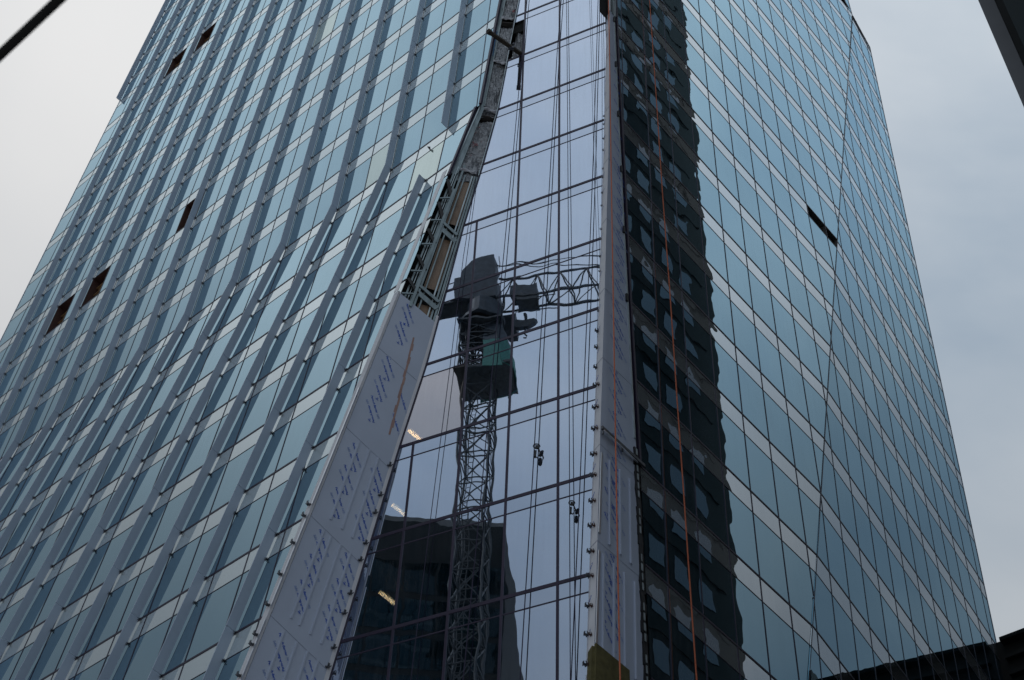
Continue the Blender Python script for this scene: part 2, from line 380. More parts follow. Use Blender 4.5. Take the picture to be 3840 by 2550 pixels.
OPEN = {('L1', 8.5, 11), ('L1', 9.5, 11), ('L1', 6.0, 3), ('L1', 8.5, 3), ('L1', 9.5, 3)}
GREEN = {('L1', 1.0, 0), ('L2', 0.0, -1), ('L1', 3.5, 6)}
def put(pool, f, poly, off0, off1, mat=None):
    pts = [pt(f, i, n) for i, n in poly]; mb = MB()
    P = cross(sub(pts[1], pts[0]), sub(pts[2], pts[0]))
    if dot(P, NR[f]) < 0: pts = pts[::-1]
    mb.slab(pts, NR[f], off0, off1); pool.add(mb, area2(pts), mat)
def line(pool, f, p, q, w, h, off=.02, mat=None):
    a, b = pt(f, p[0], p[1], off), pt(f, q[0], q[1], off)
    if ln(sub(a, b)) < .05: return
    mb = MB(); mb.bar(a, b, w, h, n=NR[f]); sa, sb = scr(a), scr(b)
    def inside(s): return s and -30 < s[0] < 3870 and -30 < s[1] < 2580
    vis = inside(sa) or inside(sb) or inside(scr(lerp(a, b, .5))) or inside(scr(lerp(a, b, .25))) or inside(scr(lerp(a, b, .75)))
    L_ = math.hypot(sa[0]-sb[0], sa[1]-sb[1]) if sa and sb else 0
    pool.add(mb, (L_*w*FPX/60+2) if vis else 0, mat)

def facade(f, s_lo, s_hi, cols, vis, spa, sh=0.0, wm=.05, wt=.09, wr=.032, mcol='frame', top=None):
    fr = FR[f]
    for s in range(s_lo, s_hi):
        cc = cols(s)
        n1 = s+1 if top is None or s+1 <= top else top
        for a, b in zip(cc[:-1], cc[1:]):
            g = .004
            if n1-fr > s:
                vp = cellpoly(f, a+g, b-g, s+.004, n1-fr, sh, s)
                if vp:
                    if (f, a, s) in OPEN: opening(f, vp)
                    elif (f, a, s) == ('C', -9.0, 1): pass
                    else: put(pane, f, vp, -.02, .0, 'green' if (f, a, s) in GREEN else ('blind' if f == 'C' and s == -5 and a < -1.5 else vis))
            sp = cellpoly(f, a+g, b-g, n1-fr, n1, sh, s)
            if sp:
                if f == 'R1' and s == 1 and a > 8.5: opening(f, sp, .5)
                else: put(span, f, sp, -.02, .0, spa)
        l0, h0 = lo_f[f](n1), hi_f[f](n1-1e-4); line(tran, f, (l0, n1), (h0, n1), wt, .03, .004, mcol)
        l0, h0 = lo_f[f](n1-fr), hi_f[f](n1-fr); line(rail, f, (l0, n1-fr), (h0, n1-fr), wr, .02, .002, mcol)
    # mullions: one straight bar per column over the storeys where it lies between the boundaries
    allc = {}
    for s in range(s_lo, s_hi):
        for c in cols(s): allc.setdefault(round(c, 3), []).append(s)
    for c, ss in allc.items():
        run = []
        for s in ss:
            for q in range(8):
                n = s+q/8; m_ = n+1/16; i = c+sh*m_
                if lo_f[f](m_)+.02 < i < hi_f[f](m_)-.02 and (top is None or n < top): run.append(n)
        if not run: continue
        st = run[0]; pv = run[0]; segs = []
        for n in run[1:]:
            if n-pv > .13: segs.append((st, pv+.125)); st = n
            pv = n
        segs.append((st, pv+.125))
        for n0, n1 in segs: line(mull, f, (c+sh*n0, n0), (c+sh*n1, n1), wm, .028, .003, mcol)

def opening(f, poly, depth=.55):
    pts = [pt(f, i, n) for i, n in poly]; P = cross(sub(pts[1], pts[0]), sub(pts[2], pts[0]))
    if dot(P, NR[f]) < 0: pts = pts[::-1]
    n = NR[f]; mb = MB(); back = [sub(p, mul(n, depth)) for p in pts]
    for k in range(len(pts)):
        j = (k+1) % len(pts); a, b, c, d = pts[k], pts[j], back[j], back[k]
        m_ = nrm(cross(sub(b, a), sub(d, a))); mb.slab([a, b, c, d], m_, 0, .05)
    rev.add(mb, area2(pts), 'wood_dk' if f == 'L1' else 'slab')
    m2 = MB(); m2.slab(back, n, 0, .02)
    rev.add(m2, area2(pts)*.9, 'wood' if f == 'L1' else 'dark')
    if f == 'L1':
        m3 = MB(); c = sub(lerp(pts[0], pts[2], .5), mul(n, depth*.75)); u = nrm(sub(pts[1], pts[0])) if abs(nrm(sub(pts[1], pts[0]))[2]) < .5 else nrm(sub(pts[2], pts[1]))
        for dz in (-.7, .1, .8):
            m3.bar(add(sub(c, mul(u, .8)), (0, 0, dz)), add(add(c, mul(u, .8)), (0, 0, dz)), .09, .05)
        rev.add(m3, area2(pts)*.5, 'wood')

half = [x/2 for x in range(-2, 25)]
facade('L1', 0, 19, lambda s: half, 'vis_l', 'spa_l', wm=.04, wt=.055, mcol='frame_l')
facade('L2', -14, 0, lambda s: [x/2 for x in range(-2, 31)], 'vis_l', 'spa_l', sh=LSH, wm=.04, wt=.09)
def ccols(s):
    c = [-9.0, 0.0, 1.0, 3.0]
    if s < -2: c = [-9.0, -.992, 0.0, 1.0, 3.0]
    if s < -5: c = [-9.0, -2.017, -.992, 0.0, 1.0, 3.0]
    if s < -8: c = [-9.0, -3.04, -2.017, -.992, 0.0, 1.0, 3.0]
    return c

facade('C', -14, 6, ccols, 'vis_c', 'spa_c', wm=.085, wt=.125, wr=.042)
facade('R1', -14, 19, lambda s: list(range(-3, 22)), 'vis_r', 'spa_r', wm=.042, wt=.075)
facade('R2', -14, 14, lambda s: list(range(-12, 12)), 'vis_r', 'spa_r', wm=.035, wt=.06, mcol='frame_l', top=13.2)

# fold line between the two right planes, and the corner trims
for n in range(-14, 13):
    line(mull, 'R1', (9.46+.614*n, n), (9.46+.614*(n+1), n+1), .045, .03, .004, 'frame_l')
def edge(f, fn, n0, n1, w, h, off, mat, step=1):
    n = n0
    while n < n1-1e-6:
        m_ = min(n1, n+step); line(mull, f, (fn(n), n), (fn(m_), m_), w, h, off, mat); n = m_
edge('L1', lambda n: lo_f['L1'](n)-.02, 0, 8, .13, .10, .02, 'frame', 8)
edge('L2', lambda n: lo_f['L2'](n)-.02, -1.3, 0, .13, .10, .02, 'frame', 1.3)
edge('L1', lambda n: 12.03, 0, 19, .04, .06, 0, 'fin', 19); edge('L2', lambda n: 12.03, -14, 0, .04, .06, 0, 'fin', 14)
edge('R1', lambda n: lo_f['R1'](n)-.02, -6, 8, .10, .10, .0, 'frame'); edge('R2', lambda n: 10.47, -14, 13.2, .05, .05, 0, 'sheath', 28)
edge('C', lambda n: lo_f['C'](n)+.01, -13, 6, .035, .05, .01, 'frame'); edge('R1', lambda n: 17.42, 13, 19, .05, .05, 0, 'sheath', 6)

# sun fins: blades standing clear of the glass on brackets, one blade per storey
GI, GO = .055, .42
def fin(f, k, s):
    n0, n1 = s+.004, s+1-.004; N = NR[f]; a = nrm(PL[f][1])
    r0, r1 = pt(f, k, n0), pt(f, k, n1)
    pts = [add(r0, mul(N, GI)), add(r0, mul(N, GO)), add(r1, mul(N, GO)), add(r1, mul(N, GI))]
    mb = MB(); mb.slab(pts, a, -.016, .016); fins.add(mb, area2(pts))
    for nn in (s+1, s+1-FR[f]):
        c = pt(f, k, nn); b = MB(); sz = .055
        b.bar(c, add(c, mul(N, GI+.05)), .035, .035, n=(0, 0, 1))
        for q in (-1, 1):
            b.bar(add(add(c, mul(N, .03)), (0, 0, q*.02)), add(add(add(c, mul(N, GI+.06)), (0, 0, q*.10)), mul(a, q*.04)), .022, .02, n=a)
            b.bar(add(c, mul(N, .02)), add(add(c, mul(N, .06)), mul(a, q*.08)), .025, .02)
        sc_ = scr(c); brk.add(b, 400-ln(sub(c, (0, 0, EYE)))*2 if sc_ and -20 < sc_[0] < 3860 and -20 < sc_[1] < 2570 else 0)
for s in range(0, 19):
    for k in range(0, 13):
        if k == 12 and s < 12: continue
        fin('L1', k, s)
for s in range(-14, 0):
    for k in range(0, 13):
        if k == 0 and s == -1: continue
        if k == 12: continue
        fin('L2', k, s)
b = MB(); c0 = pt('L2', .20, -.262)      # bare bracket left where the last blade is still missing
for q in (-1, 0, 1): b.bar(c0, add(add(c0, mul(NR['L2'], .14)), (q*.05, 0, .14)), .03, .03)
brk.add(b, 500)

# ---------------------------------------------------------------- the slot between left facade and recessed bay (surface G, u from facade edge to bay edge)
def Ept(n): return pt('L1', lo_f['L1'](n), n) if n >= 0 else pt('L2', -.47, n)
def Fpt(n): return pt('C', lo_f['C'](n), n)
def G(u, n, off=0.0):
    X = lerp(Ept(n), Fpt(n), u)
    if off:
        e = nrm(sub(Fpt(n), Ept(n))); N = cross(e, (0, 0, 1))
        if N[1] > 0: N = mul(N, -1)
        X = add(X, mul(nrm(N), off))
    return X
def gN(n):
    e = nrm(sub(Fpt(n), Ept(n))); N = cross(e, (0, 0, 1)); return nrm(N if N[1] < 0 else mul(N, -1))
def sheet(u0, u1, ns, off=0.0, mb=None, fn=None, thick=.02, usteps=6):
    """a board on G, from the list of n levels, with top and bottom following fn(u, n)"""
    mb = mb or MB(); rows = []
    for n in ns:
        row = []
        for j in range(usteps+1):
            u = u0+(u1-u0)*j/usteps; m_ = fn(u, n) if fn else n; row.append(G(u, m_, off))
        rows.append(row)
    for r0, r1 in zip(rows[:-1], rows[1:]):
        for j in range(usteps):
            q = [r0[j], r0[j+1], r1[j+1], r1[j]]
            m_ = nrm(cross(sub(q[1], q[0]), sub(q[2], q[0])))
            mb.face(q if m_[1] < 0 else q[::-1])
    return mb
seamfn = lambda u, n: n-(u-.06)*.25
TOPN = -3.22
def panel(nt_, nb, name='sheathing_panel'):
    k = max(2, int((nt_-nb)*6)); ns = [nt_+(nb-nt_)*j/k for j in range(k+1)]
    mb = sheet(.0, 1.0, ns, 0.0, fn=seamfn)
    # fold the sheet back at its rim so that it reads as a board
    e0 = [G(u, seamfn(u, nt_)) for u in (0, .25, .5, .75, 1)]
    for p, q in zip(e0[:-1], e0[1:]):
        mb.face([p, q, add(q, (0, .06, 0)), add(p, (0, .06, 0))])
    return mb
TXT = {}
def textmesh(s, size):
    if s in TXT: return TXT[s]
    cu = bpy.data.curves.new('lettering_curve', 'FONT'); cu.body = s; cu.size = size; cu.resolution_u = 2; cu.offset = .0035
    o = bpy.data.objects.new('tmp', cu); C.objects.link(o)
    dg = bpy.context.evaluated_depsgraph_get(); me = o.evaluated_get(dg).to_mesh()
    vs = [tuple(v.co) for v in me.vertices]; fs = [tuple(p.vertices) for p in me.polygons]
    xs = [v[0] for v in vs]; vs = [(v[0]-min(xs), v[1], 0) for v in vs]; W = max(xs)-min(xs)
    o.evaluated_get(dg).to_mesh_clear(); bpy.data.objects.remove(o); bpy.data.curves.remove(cu)
    TXT[s] = (vs, fs, W); return TXT[s]
def stamp(mb, s, size, org, ex, ey, x0=0.0):
    vs, fs, W = textmesh(s, size); k = len(mb.v)
    mb.v += [add(org, add(mul(ex, v[0]+x0), mul(ey, v[1]))) for v in vs]
    mb.f += [tuple(i+k for i in f) for f in fs]
    return W
def motif(mb, org, ex, ey, sz):
    """small leaf-like mark above the first letter"""
    P = lambda x, y: add(org, add(mul(ex, x*sz), mul(ey, y*sz)))
    mb.face([P(.1, 1.25), P(.9, 1.45), P(1.5, 1.9), P(.7, 1.75)])
    mb.face([P(.9, 1.15), P(1.3, 1.1), P(1.5, 1.3), P(1.1, 1.38)])
def prints(P, ink, lt):
    k = len(ink.f); m = MB(); m.join(ink); m.join(lt)
    o = m.obj('printed_lettering', 'ink', P, ORG); o.data.materials.append(MT['ink_lt'])
    o.data.polygons.foreach_set('material_index', [0]*k+[1]*len(lt.f))
def print_pair(P, surf, nrmf, u, n, du, dn, sz=.118, rows=(0, 1)):
    ink, lt = MB(), MB()
    """one repeat of the print: the name, then its mirror-turned twin beside it"""
    o = surf(u, n); tip = surf(u+du, n+dn); ex = nrm(sub(tip, o)); N = nrmf(n); ey = nrm(cross(N, ex))
    # keep letters lying just proud of the membrane
    wob = random.uniform(-.01, .01)
    for r in rows:
        if r == 0: O, X, Y = add(o, mul(N, .008)), ex, ey
        else:
            O = surf(u+du*1.24, n+dn*1.72); O = add(O, mul(N, .008)); X, Y = mul(ex, -1), mul(ey, -1)
        W = stamp(ink, 'Perm-A-Barrier', sz, add(O, mul(X, wob)), X, Y)
        stamp(lt, 'NPS', sz*.95, add(O, mul(X, wob)), X, Y, W+.05)
        motif(ink, O, X, Y, sz)
    prints(P, ink, lt)
chn = []
def channel(parent_pool, a, b, N, w=.115, h=.035):
    mb = MB(); d = nrm(sub(b, a)); sd = nrm(cross(d, N))
    mb.bar(add(a, mul(N, h/2)), add(b, mul(N, h/2)), w*.42, h, n=N)
    for q in (-1, 1): mb.bar(add(add(a, mul(sd, q*w*.34)), mul(N, .005)), add(add(b, mul(sd, q*w*.34)), mul(N, .005)), w*.28, .008, n=N)
    return mb
def clipmesh(c, N, sd, s=1.0):
    mb = MB(); z = (0, 0, 1)
    mb.bar(add(c, mul(N, .0)), add(c, mul(N, .13*s)), .055*s, .055*s)
    mb.bar(add(add(c, mul(N, .12*s)), mul(z, -.05*s)), add(add(c, mul(N, .12*s)), mul(z, .09*s)), .07*s, .02*s, n=N)
    mb.bar(add(add(c, mul(N, .02*s)), mul(sd, -.07*s)), add(add(c, mul(N, .05*s)), mul(sd, .07*s)), .05*s, .03*s, n=N)
    mb.tube([add(add(c, mul(sd, .06*s)), mul(N, .05*s)), add(add(c, mul(sd, .10*s)), add(mul(N, .10*s), mul(z, .05*s)))], .018*s, 6)
    return mb
levels = [TOPN, -4.0, -5.03, -6.04, -7.05, -8.1, -9.2, -10.5]
chu = {-5: (.30, .515, .71), -6: (.265, .40, .575, .757), -7: (.24, .447, .618, .785), -8: (.22, .42, .61, .79), -9: (.22, .42, .61, .79)}
for k in range(len(levels)-1):
    nt_, nb = levels[k], levels[k+1]
    P = panel(nt_, nb).obj('sheathing_panel', 'sheath', tower, ORG)
    n = {0: -3.326, 1: -4.058, 2: -5.15, 3: -6.12, 4: -7.15}.get(k, nt_-.08)
    first = True
    while n-.30 > nb+.02 and n > -9.3:
        print_pair(P, G, gN, .205-.006*k, n, .193, -.159)
        if n < -4.3: print_pair(P, G, gN, .70-.01*k, n-.11, .185, -.157, rows=(0, 1) if n < -4.6 else (0,))
        n -= .2565
    sm = MB()
    a_, b_ = G(.02, seamfn(.02, nb), .006), G(.98, seamfn(.98, nb), .006)
    us = [j/8 for j in range(9)]; q = [G(u, seamfn(u, nb), .008) for u in us]
    for x, y in zip(q[:-1], q[1:]): sm.bar(x, y, .012, .006, n=gN(nb))
    sm.obj('taped_seam', 'seam', P, ORG)
    s = round(nt_)
    for u in chu.get(s, ()):
        t0, t1 = nt_-.055, nb+.075
        mb = MB(); m4 = [t0+(t1-t0)*j/4 for j in range(5)]
        for x, y in zip(m4[:-1], m4[1:]):
            mb.join(channel(None, G(u, x-(u-.2)*.2), G(u, y-(u-.2)*.2), gN(x)))
        mb.obj('hat_channel', 'sheath', P, ORG)
    if s <= -5:
        for dn in (.2, .53, .72, 1.06-.02):
            nn_ = nt_-dn
            if nn_ > nb-.05: clipmesh(G(.922, nn_), gN(nn_), nrm(sub(Fpt(nn_), Ept(nn_)))).obj('clip', 'bracket', P, ORG)
# pale return flap along the bay edge, and the red-brown stain
fl = sheet(.93, 1.0, [-3.35-j*.4 for j in range(16)], .012, usteps=1); fl.obj('membrane_flap', 'sheath_lt', tower, ORG)
st = MB()
for j in range(14):
    n0 = -3.72-j*.085; uu = .60+.012*j+.008*math.sin(j*2.3); wd = .018+.012*math.sin(j*1.7)**2
    st.face([G(uu-wd, n0, .01), G(uu-wd+.01, n0-.085, .01), G(uu+wd+.01, n0-.085, .01), G(uu+wd, n0, .01)])
st.obj('rust_stain', 'rust', tower, ORG)

# edge strip along the facade side: white flashing above, silver angle below
def strip(n0, n1, u0, u1, off, mat, name, th=.02, seg=1.0):
    mb = MB(); n = n0
    while n > n1+1e-6:
        m_ = max(n1, n-seg)
        q = [G(u0, n, off), G(u1, n, off), G(u1, m_, off), G(u0, m_, off)]
        N = gN(n); mb.slab(q if dot(cross(sub(q[1], q[0]), sub(q[2], q[0])), N) > 0 else q[::-1], N, -th, 0); n = m_
    return mb.obj(name, mat, tower, ORG)
def lstrip(n0, n1, i0, i1, off, mat, name, th=.03):
    q = [pt('L2', i0, n0, off), pt('L2', i1, n0, off), pt('L2', i1, n1, off), pt('L2', i0, n1, off)]
    mb = MB(); mb.slab(q if dot(cross(sub(q[1], q[0]), sub(q[2], q[0])), NR['L2']) > 0 else q[::-1], NR['L2'], -th, 0)
    return mb.obj(name, mat, tower, ORG)
lstrip(-1.22, -3.2, -.475, -.405, .16, 'white', 'edge_flashing', .02)
lstrip(-3.2, -10, -.475, -.40, .12, 'sheath_lt', 'edge_membrane', .10)
for n0, n1 in ((-4.55, -5.93), (-6.05, -6.98), (-7.1, -8.0), (-8.1, -9.2)):
    lstrip(n0, n1, -.487, -.468, .155, 'alu', 'edge_angle', .03)
for n in (-5.92, -6.043, -6.33, -6.65, -6.95, -7.23, -7.32, -7.6, -7.9):
    clipmesh(pt('L2', -.44, n, .12), NR['L2'], nrm(PL['L2'][1]), 1.05).obj('edge_clip', 'bracket', tower, ORG)

# framing zone between the slot and the sheathing (n -1.2 .. -3.3)
def gbar(u0, n0, u1, n1, w, h, off, mat, name):
    mb = MB(); mb.bar(G(u0, n0, off), G(u1, n1, off), w, h, n=gN((n0+n1)/2)); return mb.obj(name, mat, tower, ORG)
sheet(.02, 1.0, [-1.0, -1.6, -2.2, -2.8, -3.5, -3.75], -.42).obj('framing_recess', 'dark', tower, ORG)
for n0, n1 in ((-1.28, -1.98), (-2.23, -2.98), (-3.22, -3.55)):
    sheet(.46, .86, [n0, (n0+n1)/2, n1], -.16).obj('film_covered_plywood', 'ply', tower, ORG)
for u, m_, wd in ((.41, 'galv', .085), (.535, 'galv', .055), (.775, 'galv_lt', .055), (.86, 'galv', .07), (.935, 'galv', .08), (.985, 'galv_lt', .03)):
    gbar(u, -1.2 if u > .45 else -1.05, u-.03, -3.5, wd, .09, -.05 if u < .5 else -.09, m_, 'steel_stud')
for u, m_, wd in ((.13, 'galv', .07), (.20, 'galv_lt', .03), (.27, 'galv', .06)):
    gbar(u+.02, -.1, u+.0, -3.3, wd, .07, -.12, m_, 'steel_stud')
for n in (-2.03, -3.03):
    mb = MB(); N = gN(n)
    mb.bar(G(.36, n-.0, .02), G(.90, n-.14, .02), .03, .16, n=(0, 0, 1)); mb.bar(G(.36, n-.085, -.02), G(.90, n-.225, -.02), .26, .03, n=N)
    mb.obj('floor_beam', 'galv', tower, ORG)
zs = [(-1.35, -1.62), (-1.75, -1.99), (-2.20, -2.38), (-2.62, -2.80), (-2.98, -3.14)]
for a, b in zs:
    gbar(.04, a, .36, b-.0, .15, .05, .02, 'rubber', 'diagonal_brace')
    gbar(.03, b-.07, .36, b-.02, .07, .05, .03, 'galv', 'strut')
gbar(.37, -1.5, .31, -3.35, .11, .09, .03, 'galv', 'edge_post')

# plastic-wrapped slot above
sheet(.0, .30, [6, 4, 2, 1, 0, -1.2], -.10, usteps=1).obj('slot_return', 'galv', tower, ORG)
for u, m_ in ((.05, 'galv_lt'), (.27, 'galv')):
    gbar(u, 6, u, 0.02, .05, .06, -.06, m_, 'steel_stud'); gbar(u, 0, u, -1.2, .05, .06, -.06, m_, 'steel_stud')
gbar(.975, 6, .975, 0, .03, .05, .03, 'galv_lt', 'jamb_angle'); gbar(.975, 0, .975, -1.2, .03, .05, .03, 'galv_lt', 'jamb_angle')
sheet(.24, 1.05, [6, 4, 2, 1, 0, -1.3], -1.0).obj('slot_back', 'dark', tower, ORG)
def wrap(n0, n1, u0, u1, label, seed, off=-.14):
    rnd = random.Random(seed); mb = MB(); NU, NV = 12, 22; rows = []
    ph = [rnd.uniform(0, 6.28) for _ in range(6)]
    for j in range(NV+1):
        row = []
        for i in range(NU+1):
            u, v = i/NU, j/NV
            d = .05*math.sin(9*u+5*v+ph[0])*math.sin(4*v*3.1+ph[1])+.035*math.sin(17*v+8*u*math.sin(3*v+ph[2])+ph[3])+.02*math.sin(31*(u-v)+ph[4])
            row.append(G(u0+(u1-u0)*u, n0+(n1-n0)*v+.015*math.sin(7*u+ph[5])*(1 if j in (0, NV) else 0), off+d))
        rows.append(row)
    for r0, r1 in zip(rows[:-1], rows[1:]):
        for i in range(NU): mb.face([r0[i], r1[i], r1[i+1], r0[i+1]])
    o = mb.obj('plastic_sheet', 'poly', None, G(.6, n1), label, 'plastic sheet', 'plastic sheets in the corner slot', smooth=True)
    return o
def crumple(n, u0, u1, label, seed):
    rnd = random.Random(seed); mb = MB(); NU, NV = 14, 8; rows = []
    ph = [rnd.uniform(0, 6.28) for _ in range(4)]
    for j in range(NV+1):
        row = []
        for i in range(NU+1):
            u, v = i/NU, j/NV; t = math.pi*v
            lift = .10+.05*math.sin(5*u+ph[0])+.03*math.sin(13*u+ph[1])
            prof = -.12*(abs(2*((u*1.5+.1) % 1)-1))*v
            row.append(add(G(u0+(u1-u0)*u, n+.02, -.16+.20*math.sin(t*.75)*(1-.3*u)+.02*math.sin(11*u+9*v+ph[2])), (0, 0, lift*math.cos(t*.9)-.10*v+prof+.02*math.sin(15*u+6*v+ph[3]))))
        rows.append(row)
    for r0, r1 in zip(rows[:-1], rows[1:]):
        for i in range(NU): mb.face([r0[i], r1[i], r1[i+1], r0[i+1]])
    return mb.obj('plastic_wrap', 'poly_lt', None, G(.6, n), label, 'plastic wrap', 'crumpled wraps over the slab edges', smooth=True)
for n, lb in ((0, 'crumpled clear wrap over the slab edge just above the red spray marks'), (1, 'crumpled clear wrap over the slab edge just under the sticking-out beam'), (2, 'crumpled clear wrap over the slab edge just above the sticking-out beam')):
    crumple(n-.02, .26, 1.0, lb, 11+n)
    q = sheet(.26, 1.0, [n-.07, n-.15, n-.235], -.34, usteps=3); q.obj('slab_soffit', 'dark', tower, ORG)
    m2 = MB(); e0, e1 = G(.24, n-.09, -.12), G(1.0, n-.09, -.12); f0, f1 = G(.24, n-.09, -.9), G(1.0, n-.09, -.9)
    m2.slab([e0, e1, f1, f0], (0, 0, -1), -.05, 0); m2.obj('slab_edge', 'slab', tower, ORG)
crumple(-1.12, .30, .86, 'round puffed clear wrap crowning the steel framing, below the red spray marks', 44)
s0 = wrap(-.20, -1.28, .26, 1.0, 'lowest grey plastic sheet of the slot, with red spray marks, above the steel framing', 1)
s1 = wrap(.97, -.10, .24, 1.0, 'grey plastic sheet with taut folds, filling the slot one storey above the red-marked sheet', 2)
s2 = wrap(1.78, 1.0, .22, 1.0, 'grey plastic sheet in the slot behind the sticking-out brown beam', 3)
s3 = wrap(2.95, 2.0, .20, 1.0, 'topmost plastic sheet of the slot, smooth with one small red patch', 4)
rd = MB(); rnd = random.Random(5)
for (u, n, rr, cnt) in ((.42, -.34, .05, 3), (.36, -.46, .07, 5), (.46, -.66, .15, 26), (.46, -.86, .05, 3), (.72, -.60, .02, 1)):
    for _ in range(cnt):
        a, d = rnd.uniform(0, 6.28), rr*math.sqrt(rnd.random()); p = add(G(u, n, -.03), mul(nrm(sub(Fpt(n), Ept(n))), d*math.cos(a))); p = add(p, (0, 0, d*1.4*math.sin(a)))
        t = rnd.uniform(-.6, .6); e = nrm(sub(Fpt(n), Ept(n)))
        q0 = add(p, add(mul(e, .05*math.cos(t)), (0, 0, .05*math.sin(t)))); rd.bar(p, q0, .018, .004, n=gN(n))
rd.obj('red_spray_mark', 'ink_red', s0, G(.6, -1.28)); 
m_ = MB(); e = nrm(sub(Fpt(2.15), Ept(2.15)))
for j in range(5): p = G(.80, 2.17-.012*j, -.03); m_.bar(p, add(p, mul(e, .10+.02*(j % 2))), .03, .004, n=gN(2.1))
m_.obj('red_patch', 'ink_red', s3, G(.6, 2.0))
# the open pane beside the slot: plastic hung behind it
def Cq(i, n, off=0): return pt('C', i, n, off)
mb = MB(); NU, NV = 12, 14; rows = []
for j in range(NV+1):
    row = []
    for i in range(NU+1):
        u, v = i/NU, j/NV; n = 1.0+.84*v; lo = lo_f['C'](n)
        row.append(Cq(lo+(0-lo)*u, n, -.35+.12*math.sin(6*u+3*v)*math.sin(5*v+1)+.05*math.sin(19*u-7*v)))
    rows.append(row)
for r0, r1 in zip(rows[:-1], rows[1:]):
    for i in range(NU): mb.face([r0[i], r0[i+1], r1[i+1], r1[i]])
mb.obj('plastic_sheet', 'poly', None, Cq(-.2, 1, -.35), 'plastic sheet hung inside the one missing pane, right behind the beam end', 'plastic sheet', 'plastic sheets in the corner slot', smooth=True)
mb = MB(); mb.slab([Cq(-.5, 1.66, -.1), Cq(0, 1.66, -.2), Cq(0, 1.84, -.1), Cq(-.5, 1.84, -.1)], NR['C'], -.02, 0); mb.obj('pane_opening_head', 'dark', tower, ORG)
# beam sticking out of the slot

# beam sticking out of the slot
A_, B_ = V(-2.16, 32.28, 62.99), V(-.38, 33.45, 62.99)
bm = empty('timber_beam', B_, 'weathered brown beam sticking out of the slot across the left facade', 'beam')
mb = MB(); mb.bar(A_, B_, .17, .13); mb.bar(add(A_, (.9, .62, .075)), add(B_, (0, 0, .075)), .11, .05); mb.obj('plank', 'timber', bm, B_)
mb = MB(); q = lerp(A_, B_, .62); mb.bar(add(q, (0, 0, -.12)), add(q, (0, 0, .13)), .16, .24); mb.bar(add(q, (.05, -.1, .1)), add(q, (.1, -.12, .22)), .06, .06); mb.obj('clamp', 'bracket', bm, B_)
mb = MB(); mb.bar(add(A_, (-.03, -.02, -.02)), add(A_, (.12, .08, .04)), .21, .19); mb.obj('end_cap', 'timber', bm, B_)
mb = MB(); mb.tube([G(.19, 1.62, .02), G(.17, 1.35, .04), G(.20, 1.06, .02)], .022, 6)
mb.obj('blue_strap', 'strap', None, G(.2, 1.06), 'blue strap hanging down the slot edge below the brown beam', 'strap')

